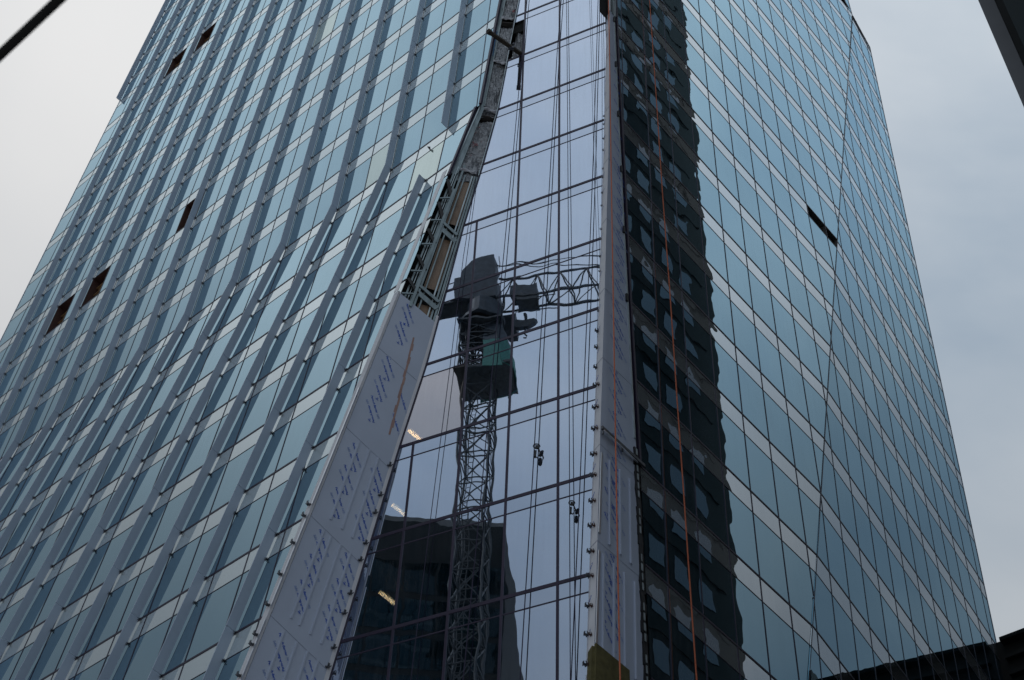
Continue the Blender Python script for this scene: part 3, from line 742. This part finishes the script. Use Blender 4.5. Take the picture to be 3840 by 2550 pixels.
# ---------------------------------------------------------------- sheathed corner column on the right of the bay (in the plane of the right facade)
FOLD = [(.1, -.51), (-2.08, -.577), (-4.29, -.708), (-6.27, -.838), (-7.65, -.916), (-8.39, -.965)]
fold = lambda n: interp(FOLD, n)
def Wp(v, n, off=0.0):            # v = 0 at the outer fold, 1 at the right facade's edge
    lo, hi = fold(n), lo_f['R1'](n)-.10
    return pt('R1', lo+(hi-lo)*v, n, off)
def Nl(n): return add(pt('R1', fold(n), n), (-.15, .30, 0) if n < 0 else (-.11, .27, 0))
col_lv = [1.12, .1, -1.05, -2.05, -3.1, -4.18, -5.13, -6.17, -7.17, -8.17, -9.2, -10.2]
NB = nrm(cross((-.15, .30, 0), (0, 0, 1)))
if NB[1] > 0: NB = mul(NB, -1)
for k in range(len(col_lv)-1):
    n0, n1 = col_lv[k], col_lv[k+1]; mb = MB(); mr_ = MB()
    for j in range(3):
        a, b = n0+(n1-n0)*j/3, n0+(n1-n0)*(j+1)/3
        mb.face([Wp(0, b), Wp(1, b), Wp(1, a), Wp(0, a)]); mr_.face([Nl(b), Wp(0, b), Wp(0, a), Nl(a)])
        ca, cb = pt('C', C_HI[2][1]+.0 if False else interp(C_HI, a)+.02, a, .02), pt('C', interp(C_HI, b)+.02, b, .02)
        mb.face([cb, Nl(b), Nl(a), ca])
    P = mb.obj('corner_sheathing', 'sheath', tower, ORG); mr_.obj('corner_return', 'sheath_lt', tower, ORG)
    RN = lambda n: NR['R1']
    wsurf = lambda u, n: pt('R1', u, n)
    if n1 > -2.2:
        n = n0-.12
        while n-.2 > n1 and n < .9:
            ink, lt = MB(), MB(); stamp(lt, 'NPS', .10, pt('R1', fold(n)+.28, n, .008), nrm((.5, .5, -.7)), nrm((.5, .5, .7))); 
            if n < .2 and n-.25 > n1: stamp(ink, 'Perm-A-Barrier', .085, pt('R1', fold(n)+.16, n-.15, .008), nrm((.50, .50, -.72)), nrm((.5, .5, .7)))
            prints(P, ink, lt); n -= .31
    else:
        n = n0-.03
        while n-.22 > n1:
            print_pair(P, wsurf, RN, fold(n)+.315, n, .21, -.112, sz=.105)
            if n < -6.0: print_pair(P, wsurf, RN, fold(n)+.13, n-.13, .20, -.11, sz=.105, rows=(0,))
            n -= .256
    n = n0-.1
    while n-.1 > n1:                # the narrow side shows the same print running up to the fold
        b_ = Nl(n-.12); t_ = lerp(Nl(n), Wp(0, n), .98); ex = nrm(sub(t_, b_)); ey = nrm(cross(NB, ex))
        ink, lt = MB(), MB(); stamp(lt if n > -5 else ink, 'Perm-A', .075, add(b_, mul(NB, .008)), ex, ey); prints(P, ink, lt); n -= .30
    sm = MB(); sm.bar(Wp(0, n1, .006), Wp(1, n1, .006), .014, .006, n=NR['R1']); sm.bar(add(Nl(n1), mul(NB, .006)), add(Wp(0, n1), mul(NB, .006)), .014, .006, n=NB)
    sm.obj('taped_seam', 'seam', P, ORG)
    if n0 < -5.5:
        for di in {-6: (.26, .545, .82), -7: (.15, .42, .69, .96)}.get(round(n0), (.10, .36, .62, .9)):
            n_a, n_b = n0-.09, n1+.05
            a, b = pt('R1', fold(n_a)+di, n_a, .004), pt('R1', fold(n_b)+di+.04, n_b, .004)
            channel(None, a, b, NR['R1'], .14, .05).obj('hat_channel', 'sheath', P, ORG)
        r = MB(); r.bar(pt('R1', fold(n0)+.035, n0-.09, .03), pt('R1', fold(n1)+.035, n1+.08, .03), .085, .02, n=NR['R1']); r.obj('edge_rail', 'alu', P, ORG)
    if n0 < -.5:
        for dn in ((.08, .24, .52, .74) if n0 > -4.5 else (.05, .28, .55, .80)):
            n = n0-dn; big = n < -4.6
            clipmesh(Nl(n), NB, nrm((.15, -.30, 0)), .55 if not big else .95).obj('clip', 'bracket', P, ORG)
            if n < -5.4: clipmesh(lerp(Nl(n-.03), Wp(0, n-.03), .55), NB, nrm((.15, -.30, 0)), .7).obj('clip', 'wood_dk', P, ORG)
def nbar(p, q, w, h, n, mat, name):
    mb = MB(); mb.bar(p, q, w, h, n=n); return mb.obj(name, mat, tower, ORG)
for n0, n1 in ((.9, -2), (-2, -4.3), (-4.3, -6.2), (-6.3, -8.2), (-8.3, -10)):
    nbar(Nl(n0), Nl(n1), .025, .04, NB, 'alu', 'edge_angle')
for n0, n1 in ((6, 1), (1, -1), (-1, -3), (-3, -5.75)):
    nbar(pt('R1', lo_f['R1'](n0)-.15, n0, .02), pt('R1', lo_f['R1'](n1)-.15, n1, .02), .06, .05, NR['R1'], 'galv_lt', 'jamb_angle')
for n in (1, 0, -1, -2, -3, -4):
    nbar(pt('R1', lo_f['R1'](n)-.16, n+.03, .03), pt('R1', lo_f['R1'](n)-.16, n-.07, .03), .09, .10, NR['R1'], 'rubber', 'edge_anchor')
# above the column the studs are still bare
for v, m_, wd in ((.05, 'alu', .09), (.45, 'galv', .10), (.78, 'galv_lt', .10)):
    nbar(add(pt('R1', -.52+v*.30, 1.1), (0, 0, 0)), pt('R1', -.50+v*.30, 5), wd, .08, NR['R1'], m_, 'steel_stud')
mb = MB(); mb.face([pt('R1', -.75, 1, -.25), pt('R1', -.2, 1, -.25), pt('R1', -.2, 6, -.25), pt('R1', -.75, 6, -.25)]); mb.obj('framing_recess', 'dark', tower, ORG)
# ragged sealant joint beside the right facade, lower part
mb, m2 = MB(), MB(); n = -5.86; rnd = random.Random(3)
while n > -10:
    a = pt('R1', lo_f['R1'](n)-.14+rnd.uniform(-.02, .02), n, .03); b = pt('R1', lo_f['R1'](n-.09)-.14+rnd.uniform(-.02, .02), n-.1, .03)
    mb.bar(a, b, .19+rnd.uniform(-.03, .03), .05, n=NR['R1'])
    if rnd.random() < .8: m2.bar(pt('R1', lo_f['R1'](n)-.14, n-.01, .06), pt('R1', lo_f['R1'](n-.07)-.14, n-.075, .06), .05+rnd.uniform(-.015, .03), .02, n=NR['R1'])
    n -= .09
mb.obj('sealant_joint', 'rubber', tower, ORG); m2.obj('backer_tape', 'galv_lt', tower, ORG)
# brace across the column
b0, b1 = pt('R1', -.87, -6.02, .12), pt('R1', .36, -6.0, .10)
br = empty('steel_rail', b0, 'dark grey rail with a white underside, fixed slantwise across the sheathed corner column', 'rail')
mb = MB(); mb.bar(b0, b1, .12, .07, n=NR['R1']); mb.obj('top_channel', 'bracket', br, b0)
mb = MB(); mb.bar(add(b0, (.06, .02, -.11)), add(b1, (-.25, -.25, -.11)), .045, .05, n=NR['R1']); mb.obj('white_tube', 'alu', br, b0)
mb = MB()
for t in (.03, .48): p = lerp(b0, b1, t); mb.bar(add(p, (0, 0, .02)), add(p, (0, 0, -.24)), .04, .05, n=NR['R1'])
mb.obj('hanger', 'bracket', br, b0)
# mineral wool below
for q, N in (([Wp(0, -8.10, .05), Wp(.62, -8.10, .05), Wp(.62, -10.1, .05), Wp(0, -10.1, .05)], NR['R1']),
             ([add(lerp(Nl(-8.14), Wp(0, -8.14), .35), mul(NB, .04)), add(Wp(0, -8.12), mul(NB, .05)), add(Wp(0, -10), mul(NB, .05)), add(lerp(Nl(-10), Wp(0, -10), .3), mul(NB, .04))], NB)):
    for j in range(3):
        a, b = j/3, (j+1)/3
        Q = [lerp(q[0], q[3], a), lerp(q[1], q[2], a), lerp(q[1], q[2], b-.004), lerp(q[0], q[3], b-.004)]
        mb = MB(); mb.slab(Q if dot(cross(sub(Q[1], Q[0]), sub(Q[2], Q[0])), N) > 0 else Q[::-1], N, -.05, .02); mb.obj('insulation_slab', 'wool', tower, ORG)

pane.emit(tower, ORG); span.emit(tower, ORG); mull.emit(tower, ORG); tran.emit(tower, ORG); rail.emit(tower, ORG)
fins.emit(tower, ORG); brk.emit(tower, ORG); rev.emit(tower, ORG)

# dark rooms behind the recessed bay, and the blind bulk of the tower
def poly_prism(pts, z0, z1): m = MB(); m.slab([(x, y, 0) for x, y in pts], (0, 0, 1), z0, z1); return m
for n in range(-14, 6):
    z = ZB+n*H; q = [pt('C', lo_f['C'](n)+.1, n, -.12), pt('C', 2.0, n, -.12), pt('R1', .9, n, -.9), pt('R1', 3.4, n, -1.6), pt('C', -1, n, -7), pt('C', lo_f['C'](n)-.3, n, -2.5)]
    m = MB(); m.slab([(p[0], p[1], 0) for p in q], (0, 0, 1), z-.55, z-.25); m.obj('floor_slab', 'slab', tower, ORG)
core = [pt('C', -1, 0, -5.2), pt('R1', 3.2, 0, -2.0), pt('R1', 12.4, 0, -2.0), pt('R2', 10.2, 0, -3.2), add(pt('R2', 10.2, 0, -3.2), (-28, 28, 0)), pt('L1', 11.9, 0, -2.2), pt('L1', 3.0, 0, -2.2)]
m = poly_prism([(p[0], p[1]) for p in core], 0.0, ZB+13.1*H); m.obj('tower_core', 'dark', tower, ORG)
core2 = [pt('C', -1, 0, -5.2), pt('R1', 3.2, 0, -2.0), pt('R1', 17.2, 0, -2.0), add(pt('R1', 17.2, 0, -2.0), (-26, 27, 0)), pt('L1', 11.9, 0, -2.2), pt('L1', 3.0, 0, -2.2)]
poly_prism([(p[0], p[1]) for p in core2], ZB+13.1*H+.01, ZB+19*H).obj('tower_core', 'dark', tower, ORG)
q = [pt('R1', 17.3, 13.2), pt('R2', 7.5, 13.2), pt('R2', 10.47, 13.2), add(pt('R2', 10.47, 13.2), (-10, 8, 0))]
m = MB(); m.slab([(p[0], p[1], 0) for p in q], (0, 0, 1), ZB+13.1*H, ZB+13.19*H); m.obj('terrace_roof', 'slab', tower, ORG)

# ---------------------------------------------------------------- tube lamps seen through the dark panes
lm = [((-3.586, 37.891, 42.0), (-3.13, 38.362, 42.0), 'lit tube lamp behind the beige-backed pane, topmost of the three lamps'),
      ((-3.759, 37.769, 38.0), (-3.30, 38.229, 38.0), 'lit tube lamp beside the reflected crane mast foot, middle of the three lamps'),
      ((-3.731, 37.776, 34.0), (-3.239, 38.288, 34.0), 'lit tube lamp inside the darkest panes, lowest of the three lamps')]
for a, b, lb in lm:
    o = empty('tube_lamp', a, lb, 'lamp', 'lit tube lamps inside the recessed bay')
    mb = MB(); mb.tube([a, b], .06, 8); mb.obj('tube', 'lamp', o, a)
    mb = MB(); mb.bar(add(a, (0, 0, .12)), add(b, (0, 0, .12)), .13, .06); mb.bar(add(lerp(a, b, .2), (0, 0, .1)), add(lerp(a, b, .2), (0, 0, .9)), .02, .02); mb.bar(add(lerp(a, b, .8), (0, 0, .1)), add(lerp(a, b, .8), (0, 0, .9)), .02, .02)
    mb.obj('lamp_housing', 'galv', o, a)

# ---------------------------------------------------------------- ropes
RP = {
'r0':([(-2.0, 34.3, 55.0), (-2.15, 34.51, 48.58), (-2.15, 34.73, 41.76), (-2.18, 34.96, 35.34), (-2.18, 35.18, 28.55), (-2.2, 35.3, 18)], .014, 'thin dark rope farthest left, hanging over the tube lamp panes'),
'r1':([(-.52, 32.85, 72), (-.54, 33.17, 62.81), (-.55, 33.46, 54.35), (-.57, 33.69, 47.49), (-.61, 33.93, 41.0), (-.61, 34.13, 34.71), (-.65, 34.37, 28.07), (-.66, 34.6, 18)], .018, 'dark rope hanging past the end of the brown beam and over the crane reflection'),
'r2':([(1.1, 31.85, 74), (1.1, 32.16, 66.46), (1.04, 32.36, 61.57), (1.02, 32.65, 53.3), (1.01, 32.87, 46.58), (1.0, 33.09, 40.22), (.98, 33.3, 34.07), (.95, 33.52, 27.57), (.95, 33.8, 18)], .019, 'dark rope carrying the larger rope grab, right of the crane reflection'),
'r4':([(1.2, 31.8, 74), (1.34, 32.04, 66.26), (1.48, 32.14, 61.22), (1.69, 32.3, 52.85), (1.86, 32.43, 46.09), (2.01, 32.56, 39.72), (2.15, 32.68, 33.59), (2.3, 32.81, 27.15), (2.45, 32.95, 18)], .015, 'dark rope with the small lower rope grab, right of the thick middle mullion'),
'r5':([(2.8, 31.05, 72), (2.78, 31.31, 65.03), (2.75, 31.49, 60.23), (2.68, 31.79, 52.18), (2.6, 32.05, 45.66), (2.51, 32.3, 39.48), (2.43, 32.54, 33.48), (2.32, 32.8, 27.14), (2.2, 33.1, 18)], .018, 'dark rope second from the sheathed corner column, crossing towards its neighbour below'),
'r6':([(2.3, 31.3, 72), (2.4, 31.51, 65.35), (2.52, 31.61, 60.41), (2.7, 31.78, 52.17), (2.88, 31.91, 45.34), (2.93, 32.1, 38)], .009, 'thin kinked line in the upper right panes that slants towards the corner column'),
'r7':([(2.85, 30.95, 72), (2.92, 31.24, 64.9), (2.98, 31.37, 60.04), (3.02, 31.59, 51.72), (3.0, 31.77, 45.19), (2.9, 31.9, 39)], .011, 'dark line hugging the upper left edge of the sheathed corner column')}
ro = {}
for k, (p, r, lb) in RP.items():
    mb = MB(); mb.tube(p, r, 6); ro[k] = mb.obj('rope', 'rope_dk', None, p[-1], lb, 'rope', 'dark ropes hanging down the recessed bay')
def grab(c, s, parent, po):
    mb = MB()
    ring = [add(c, ((.085*s*math.cos(t)), -.02, .12*s+.085*s*math.sin(t))) for t in [j*math.pi/5 for j in range(11)]]
    mb.tube(ring, .018*s, 6); mb.tube([add(c, (.05*s, 0, .06*s)), add(c, (.11*s, 0, -.12*s)), add(c, (.03*s, 0, -.3*s)), add(c, (-.03*s, 0, -.22*s))], .02*s, 6)
    mb.bar(add(c, (-.02*s, 0, -.05*s)), add(c, (-.03*s, 0, -.28*s)), .07*s, .06*s); mb.box(add(c, (.01*s, 0, .1*s)), .09*s, .06*s, .10*s)
    mb.obj('rope_grab', 'rubber', parent, po)
grab((1.06, 33.16, 36.5), 1.25, ro['r2'], RP['r2'][0][-1]); grab((2.21, 32.62, 33.55), 1.1, ro['r4'], RP['r4'][0][-1])
OR = {'a': ([(3.1, 30.45, 74), (3.18, 30.47, 63.4), (3.22, 30.49, 57.75), (3.25, 30.48, 50.18), (3.29, 30.46, 42.5), (3.32, 30.45, 37.42), (3.34, 30.44, 33.18), (3.37, 30.44, 29.01), (3.4, 30.43, 25.41), (3.45, 30.4, 16)], 'orange rope running down the front of the sheathed corner column'),
      'b': ([(5.3, 32.8, 80), (5.44, 32.84, 68.55), (5.53, 32.89, 58.43), (5.57, 32.9, 52.13), (5.66, 32.95, 45.12), (5.7, 32.95, 39.23), (5.75, 32.96, 34.25), (5.77, 32.97, 31.51), (5.81, 32.98, 27.6), (5.9, 33, 16)], 'orange rope hanging in front of the dark reflection on the right facade')}
for k, (p, lb) in OR.items():
    mb = MB(); mb.tube(p, .024, 6); mb.obj('orange_rope', 'rope_or', None, p[-1], lb, 'rope', 'orange ropes')

# overhead wire crossing the upper left corner, close to the viewer
u = (.717, -.697, 0); p0 = (-3.066, 4.331, 9.1)
mb = MB(); pts = [add(add(p0, mul(u, t)), (0, 0, .0006*t*t)) for t in (-25, -15, -8, -4, -2, -1, 0, 1, 2, 4, 8, 15, 25)]
mb.tube(pts, .031, 10)
mb.obj('overhead_wire', 'cable', None, pts[0], 'thick black overhead wire crossing the upper left sky, close and out of focus', 'wire')

# ---------------------------------------------------------------- tower crane across the street (seen mirrored in the recessed bay)
JX, JY = (.731, -.682, 0), (.682, .731, 0)
CB = (-42.5, 6.6, 0)
def cp(x, y, z): return add(add(CB, add(mul(JX, x), mul(JY, y))), (0, 0, z))
crane = empty('tower_crane', CB, 'dark tower crane with lattice mast and jib, seen reflected in the recessed glass bay', 'crane')
def lattice(x0, x1, y0, y1, z0, z1, n, axis, r=.075, rb=.045, tri=False):
    mb = MB()
    if axis == 'z':
        cs = [(x0, y0), (x1, y0), (x1, y1), (x0, y1)]
        for c in cs: mb.bar(cp(*c, z0), cp(*c, z1), r*2, r*2)
        for k in range(n):
            a, b = z0+(z1-z0)*k/n, z0+(z1-z0)*(k+1)/n
            for j in range(4):
                p, q = cs[j], cs[(j+1) % 4]
                mb.bar(cp(*p, a), cp(*q, a), rb*2, rb*2)
                mb.bar(cp(*p, a), cp(*q, b), rb*1.6, rb*1.6); mb.bar(cp(*q, a), cp(*p, b), rb*1.6, rb*1.6)
            mb.bar(cp(x0+.3, y0+.4, a), cp(x0+.3, y0+.4, b), .06, .06); mb.bar(cp(x0+.7, y0+.4, a), cp(x0+.7, y0+.4, b), .06, .06)
            for t in (.2, .4, .6, .8): mb.bar(cp(x0+.3, y0+.4, a+(b-a)*t), cp(x0+.7, y0+.4, a+(b-a)*t), .04, .04)
    else:
        ym = (y0+y1)/2
        ch = [(y0, z0), (y1, z0), (ym, z1)]
        for c in ch: mb.bar(cp(x0, *c), cp(x1, *c), r*2, r*2)
        for k in range(n):
            a, b = x0+(x1-x0)*k/n, x0+(x1-x0)*(k+1)/n; m_ = (a+b)/2
            mb.bar(cp(a, y0, z0), cp(a, y1, z0), rb*2, rb*2); mb.bar(cp(a, y0, z0), cp(b, y1, z0), rb*1.5, rb*1.5)
            for y in (y0, y1): mb.bar(cp(a, y, z0), cp(m_, ym, z1), rb*2, rb*2); mb.bar(cp(m_, ym, z1), cp(b, y, z0), rb*2, rb*2)
    return mb
lattice(-1.15, 1.15, -1.15, 1.15, 0, 99.0, 36, 'z').obj('mast', 'crane', crane, CB)
lattice(1.3, 46, -.8, .8, 101.6, 105.0, 20, 'x', .085, .05).obj('jib', 'crane', crane, CB)
mb = lattice(-14, -1.3, -.8, .8, 101.6, 102.9, 7, 'x'); mb.bar(cp(-14, 0, 101.5), cp(-1.3, 0, 101.5), 1.5, .12); mb.obj('counter_jib', 'crane', crane, CB)
mb = MB(); mb.tube([cp(0, 0, 99.0), cp(0, 0, 101.4)], 1.55, 18); mb.tube([cp(0, 0, 99.0), cp(0, 0, 99.35)], 1.95, 18); mb.obj('slewing_ring', 'crane2', crane, CB)
mb = MB()
mb.slab([cp(-2.6, -1.25, 0), cp(1.3, -1.25, 0), cp(1.3, 1.25, 0), cp(-2.6, 1.25, 0)], (0, 0, 1), 101.6, 104.4)
prof = [(-2.0, 104.4), (-1.9, 105.6), (-1.2, 106.7), (-.3, 107.2), (1.0, 107.4), (1.1, 104.4)]
mb.slab([cp(x, -1.0, z) for x, z in prof], JY, 0, 2.0); mb.obj('machinery_house', 'crane2', crane, CB)
mb = MB(); mb.box(cp(1.9, -1.9, 100.6), 1.5, 1.3, 2.1, math.atan2(JX[1], JX[0])); mb.box(cp(3.6, .2, 102.4), 2.4, 1.1, 1.3, math.atan2(JX[1], JX[0])); mb.obj('cabin', 'crane2', crane, CB)
mb = MB()
for k in range(4): mb.box(cp(-12.9+.75*k, 0, 100.1), .62, 2.6, 2.9, math.atan2(JX[1], JX[0]))
mb.obj('counterweight', 'crane2', crane, CB)
mb = MB(); mb.tube([cp(1.2, 0, 106.8), cp(1.25, 0, 108.3)], .04, 6); mb.obj('antenna', 'crane', crane, CB)
mb = MB()
for x in (11, 27): mb.tube([cp(.9, 0, 107.2), cp(x, 0, 105.1)], .05, 6)
mb.tube([cp(-1.8, 0, 105.6), cp(-12.5, 0, 102.9)], .05, 6); mb.obj('pendant_lines', 'crane', crane, CB)
mb = MB(); mb.box(cp(3.9, 0, 101.2), 1.9, 1.7, .35, math.atan2(JX[1], JX[0]))
for y in (-.8, .8): mb.tube([cp(2.6, y, 101.3), cp(6.5, y, 101.1)], .05, 6)
mb.obj('trolley', 'crane', crane, CB)
hk = cp(3.7, 0, 98.6)
hb = empty('hook_block', hk, 'dark crane hook block hanging on two lines, seen mirrored right of the crane mast', 'hook')
az = math.atan2(JX[1], JX[0])
mb = MB(); pr = [(-.95, .0), (-.8, .25), (.75, .35), (1.0, .12), (.85, -.15), (.2, -.55), (-.55, -.5), (-.9, -.3)]
mb.slab([add(hk, add(mul(JX, x), (0, 0, z))) for x, z in pr], JY, -.22, .22); mb.obj('sheave_plate', 'crane', hb, hk)
mb = MB(); mb.tube([add(hk, (0, 0, 1.15)), add(hk, (0, 0, -.5))], .12, 8); mb.tube([add(hk, (0, 0, -.5)), add(hk, (0, 0, -.9)), add(hk, (.12, -.1, -1.1)), add(hk, (.05, -.05, -1.35)), add(hk, (-.1, .08, -1.3))], .07, 8); mb.obj('hook', 'crane', hb, hk)
mb = MB()
for x in (-.85, .9): mb.tube([add(hk, add(mul(JX, x), (0, 0, .1))), add(hk, add(mul(JX, x), (0, 0, 2.5)))], .02, 6)
mb.obj('hoist_line', 'crane', hb, hk)
# netted climbing platform on the mast
pf = cp(0, 0, 92.2)
mb = MB(); mb.slab([cp(-1.9, -1.9, 0), cp(2.9, -1.9, 0), cp(2.9, 1.9, 0), cp(-1.9, 1.9, 0)], (0, 0, 1), 92.0, 92.25); mb.slab([cp(-1.9, -1.9, 0), cp(1.9, -1.9, 0), cp(1.9, 1.9, 0), cp(-1.9, 1.9, 0)], (0, 0, 1), 98.0, 98.2)
mb.join(lattice(-1.6, 1.6, -1.6, 1.6, 92.2, 98.0, 4, 'z', .06, .05)); mb.obj('climbing_frame', 'crane', crane, CB)
mb = MB(); rnd = random.Random(9)
pts2 = [(.6, 1.95), (2.2, 1.95), (3.0, 1.3), (3.15, 0), (3.0, -1.5), (2.0, -1.95), (-.5, -1.95)]
for p, q in zip(pts2[:-1], pts2[1:]):
    mb.slab([cp(*p, 92.0), cp(*q, 91.7), cp(q[0]*.82, q[1]*.82, 95.6), cp(p[0]*.82, p[1]*.82, 95.4)], JY, -.03, .03)
mb.obj('safety_net', 'net', crane, CB)
mb = MB()
for p, q in zip(pts2[:-1], pts2[1:]): mb.slab([cp(p[0]*.82, p[1]*.82, 95.4), cp(q[0]*.82, q[1]*.82, 95.6), cp(q[0]*.62, q[1]*.7, 98.1), cp(p[0]*.62, p[1]*.7, 98.0)], JY, -.03, .03)
mb.obj('dark_netting', 'crane2', crane, CB)
mb = MB(); mb.box(add(CB, (0, 0, .6)), 6, 6, 1.2, az); mb.obj('footing', 'bpier', crane, CB)

# ---------------------------------------------------------------- neighbours
def wallgrid(pool_w, p, d, L_, z0, z1, fh, bay, ww, wh, out_n, sill=1.0, matw='bwin', skip=0.0, rnd=None):
    nf = int((z1-z0)/fh); nb = int(L_/bay)
    for f in range(nf):
        for k in range(nb):
            if rnd and rnd.random() < skip: continue
            a = add(add(p, mul(d, k*bay+(bay-ww)/2)), (0, 0, z0+f*fh+sill)); b = add(a, mul(d, ww))
            q = [a, b, add(b, (0, 0, wh)), add(a, (0, 0, wh))]; q = q if dot(cross(sub(q[1], q[0]), sub(q[2], q[0])), out_n) > 0 else q[::-1]
            mb = MB(); mb.slab(q, out_n, -.1, .02); pool_w.add(mb, 10+z0+f*fh)
# glass block whose roofline shows at the foot of the bay's reflection
K1, K2, K3 = (-56.7, -6.7, 0), (-73.5, -23.8, 0), (-72.3, 19.0, 0); HB = 90.9+EYE
b1_ = empty('dark_glass_block', K1, 'dark teal glass office block mirrored at the foot of the recessed bay, behind the crane', 'building')
poly_prism([(K1[0], K1[1]), (K3[0], K3[1]), (-92, 6), (K2[0]-3, K2[1])], 0, HB).obj('wall', 'tower_b', b1_, K1)
wp = Pool('window', 'bwin'); d = nrm(sub(K3, K1)); on = (d[1], -d[0], 0); on = on if on[0] > 0 else mul(on, -1)
g2 = glass('dark office glass', (.45, .66, .78), (.002, .010, .013), .05, .25, amp=.01, dirt=.02); MT['dglass'] = g2; wp.mat = 'dglass'
wallgrid(wp, K1, d, 30, 40, HB-1, 4.0, 3.0, 2.8, 3.3, on, .4)
wp.emit(b1_, K1)
mb = MB(); mb.slab([K1, K3, add(K3, mul(on, -1)), add(K1, mul(on, -1))], (0, 0, 1), HB, HB+.5); mb.obj('parapet', 'blite', b1_, K1)
# office slab reflected in the left part of the right facade
K = (36.7, 42.8, 0); d = nrm((-.695, -.719, 0)); on = nrm((-.719, .695, 0)); LB, HT = 34.0, 158.0
b2_ = empty('dark_office_slab', K, 'tall dark slab with rows of grey windows, mirrored in the right facade', 'building')
E1 = add(K, mul(d, LB)); poly_prism([(K[0], K[1]), (E1[0], E1[1]), (E1[0]-on[0]*18, E1[1]-on[1]*18), (K[0]-on[0]*18, K[1]-on[1]*18)], 0, HT).obj('wall', 'bwall', b2_, K)
wp = Pool('window', 'bwin'); rnd = random.Random(21)
nf = int((HT-44)/3.6)
for f in range(nf):
    z = 44+f*3.6
    for k in range(14):
        x = 2.6+k*2.3
        if rnd.random() < .10: continue
        a = add(add(K, mul(d, x)), (0, 0, z+.9)); b = add(a, mul(d, 1.3)); q = [a, b, add(b, (0, 0, 1.7)), add(a, (0, 0, 1.7))]
        if dot(cross(sub(q[1], q[0]), sub(q[2], q[0])), on) < 0: q = q[::-1]
        m_ = MB(); m_.slab(q, on, -.1, .03); wp.add(m_, 10+f)
wp.emit(b2_, K)
mb = MB()
for f in range(nf): z = 44+f*3.6+3.25; a = add(K, mul(on, .06)); mb.bar(add(add(a, mul(d, 1.2)), (0, 0, z)), add(add(a, mul(d, LB)), (0, 0, z)), .10, .06, n=on)
mb.obj('sill_bands', 'bwall', b2_, K)
# dark tower at the upper right corner
A = (13.96, 20.74, 0); B = (14.31, 20.50, 0)
b3_ = empty('corner_pier_building', A, 'dark building with a grey concrete corner pier in the upper right corner', 'building')
poly_prism([(B[0]+.02, B[1]), (B[0]+18, B[1]-8), (B[0]+26, B[1]+2), (B[0]+8, B[1]+9.5)], 0, 70).obj('wall', 'bwall2', b3_, A)
poly_prism([(A[0], A[1]), (B[0], B[1]-.02), (B[0]+.45, B[1]+.35), (A[0]+.45, A[1]+.4)], 0, 70).obj('corner_pier', 'bpier', b3_, A)
mb = MB()
for z in (20.6, 26.6, 32.7, 38.7): mb.bar((A[0]-.004, A[1]-.004, z), (B[0]+.0, B[1]-.03, z), .02, .02)
mb.obj('pier_joint', 'bwall2', b3_, A)
wp = Pool('window', 'dglass'); d3 = nrm((18, -8, 0)); on3 = nrm((-8, -18, 0))
wallgrid(wp, (B[0], B[1], 0), d3, 17, 20, 68, 3.4, 2.2, 1.7, 2.3, on3, .5); wp.emit(b3_, A)
# lower dark building closing the street at the right
PE = (25.62, 57.72, 0); d = nrm((.77, -.64, 0)); HL = 49.35+EYE; back = (.64, .77, 0)
b4_ = empty('ribbed_building', PE, 'low black building with ribbed courses at the lower right corner of the view', 'building')
E4 = add(PE, mul(d, 60)); S4 = add(PE, mul(d, -6))
poly_prism([(S4[0], S4[1]), (E4[0], E4[1]), (E4[0]+back[0]*20, E4[1]+back[1]*20), (S4[0]+back[0]*20, S4[1]+back[1]*20)], 0, HL).obj('wall', 'bwall2', b4_, PE)
on4 = mul(back, -1)
for k in range(22):
    z = HL-.25-k*1.0; mb = MB(); a = add(add(PE, mul(d, .2)), mul(on4, .10)); mb.bar(add(a, (0, 0, z)), add(add(a, mul(d, 59)), (0, 0, z)), .22, .5 if k % 4 else .8, n=on4); mb.obj('rib_course', 'bwall2' if k % 4 else 'bwall', b4_, PE)
for (x, w_, h_) in ((6, 3.2, .5), (12.5, 4.0, .8), (17.6, .6, 1.7), (20.5, 2.6, .7), (26, 5, .6), (10.0, .35, 1.6)):
    mb = MB(); c = add(add(PE, mul(d, x)), mul(back, 1.6)); mb.box((c[0], c[1], HL+h_/2), w_, 1.6, h_, math.atan2(d[1], d[0])); mb.obj('roof_plant', 'bwall2', b4_, PE)

# ground
mb = MB(); g = 1500; mb.face([(-g, -g, 0), (g, -g, 0), (g, g, 0), (-g, g, 0)]); mb.obj('ground', 'ground', kind='structure')
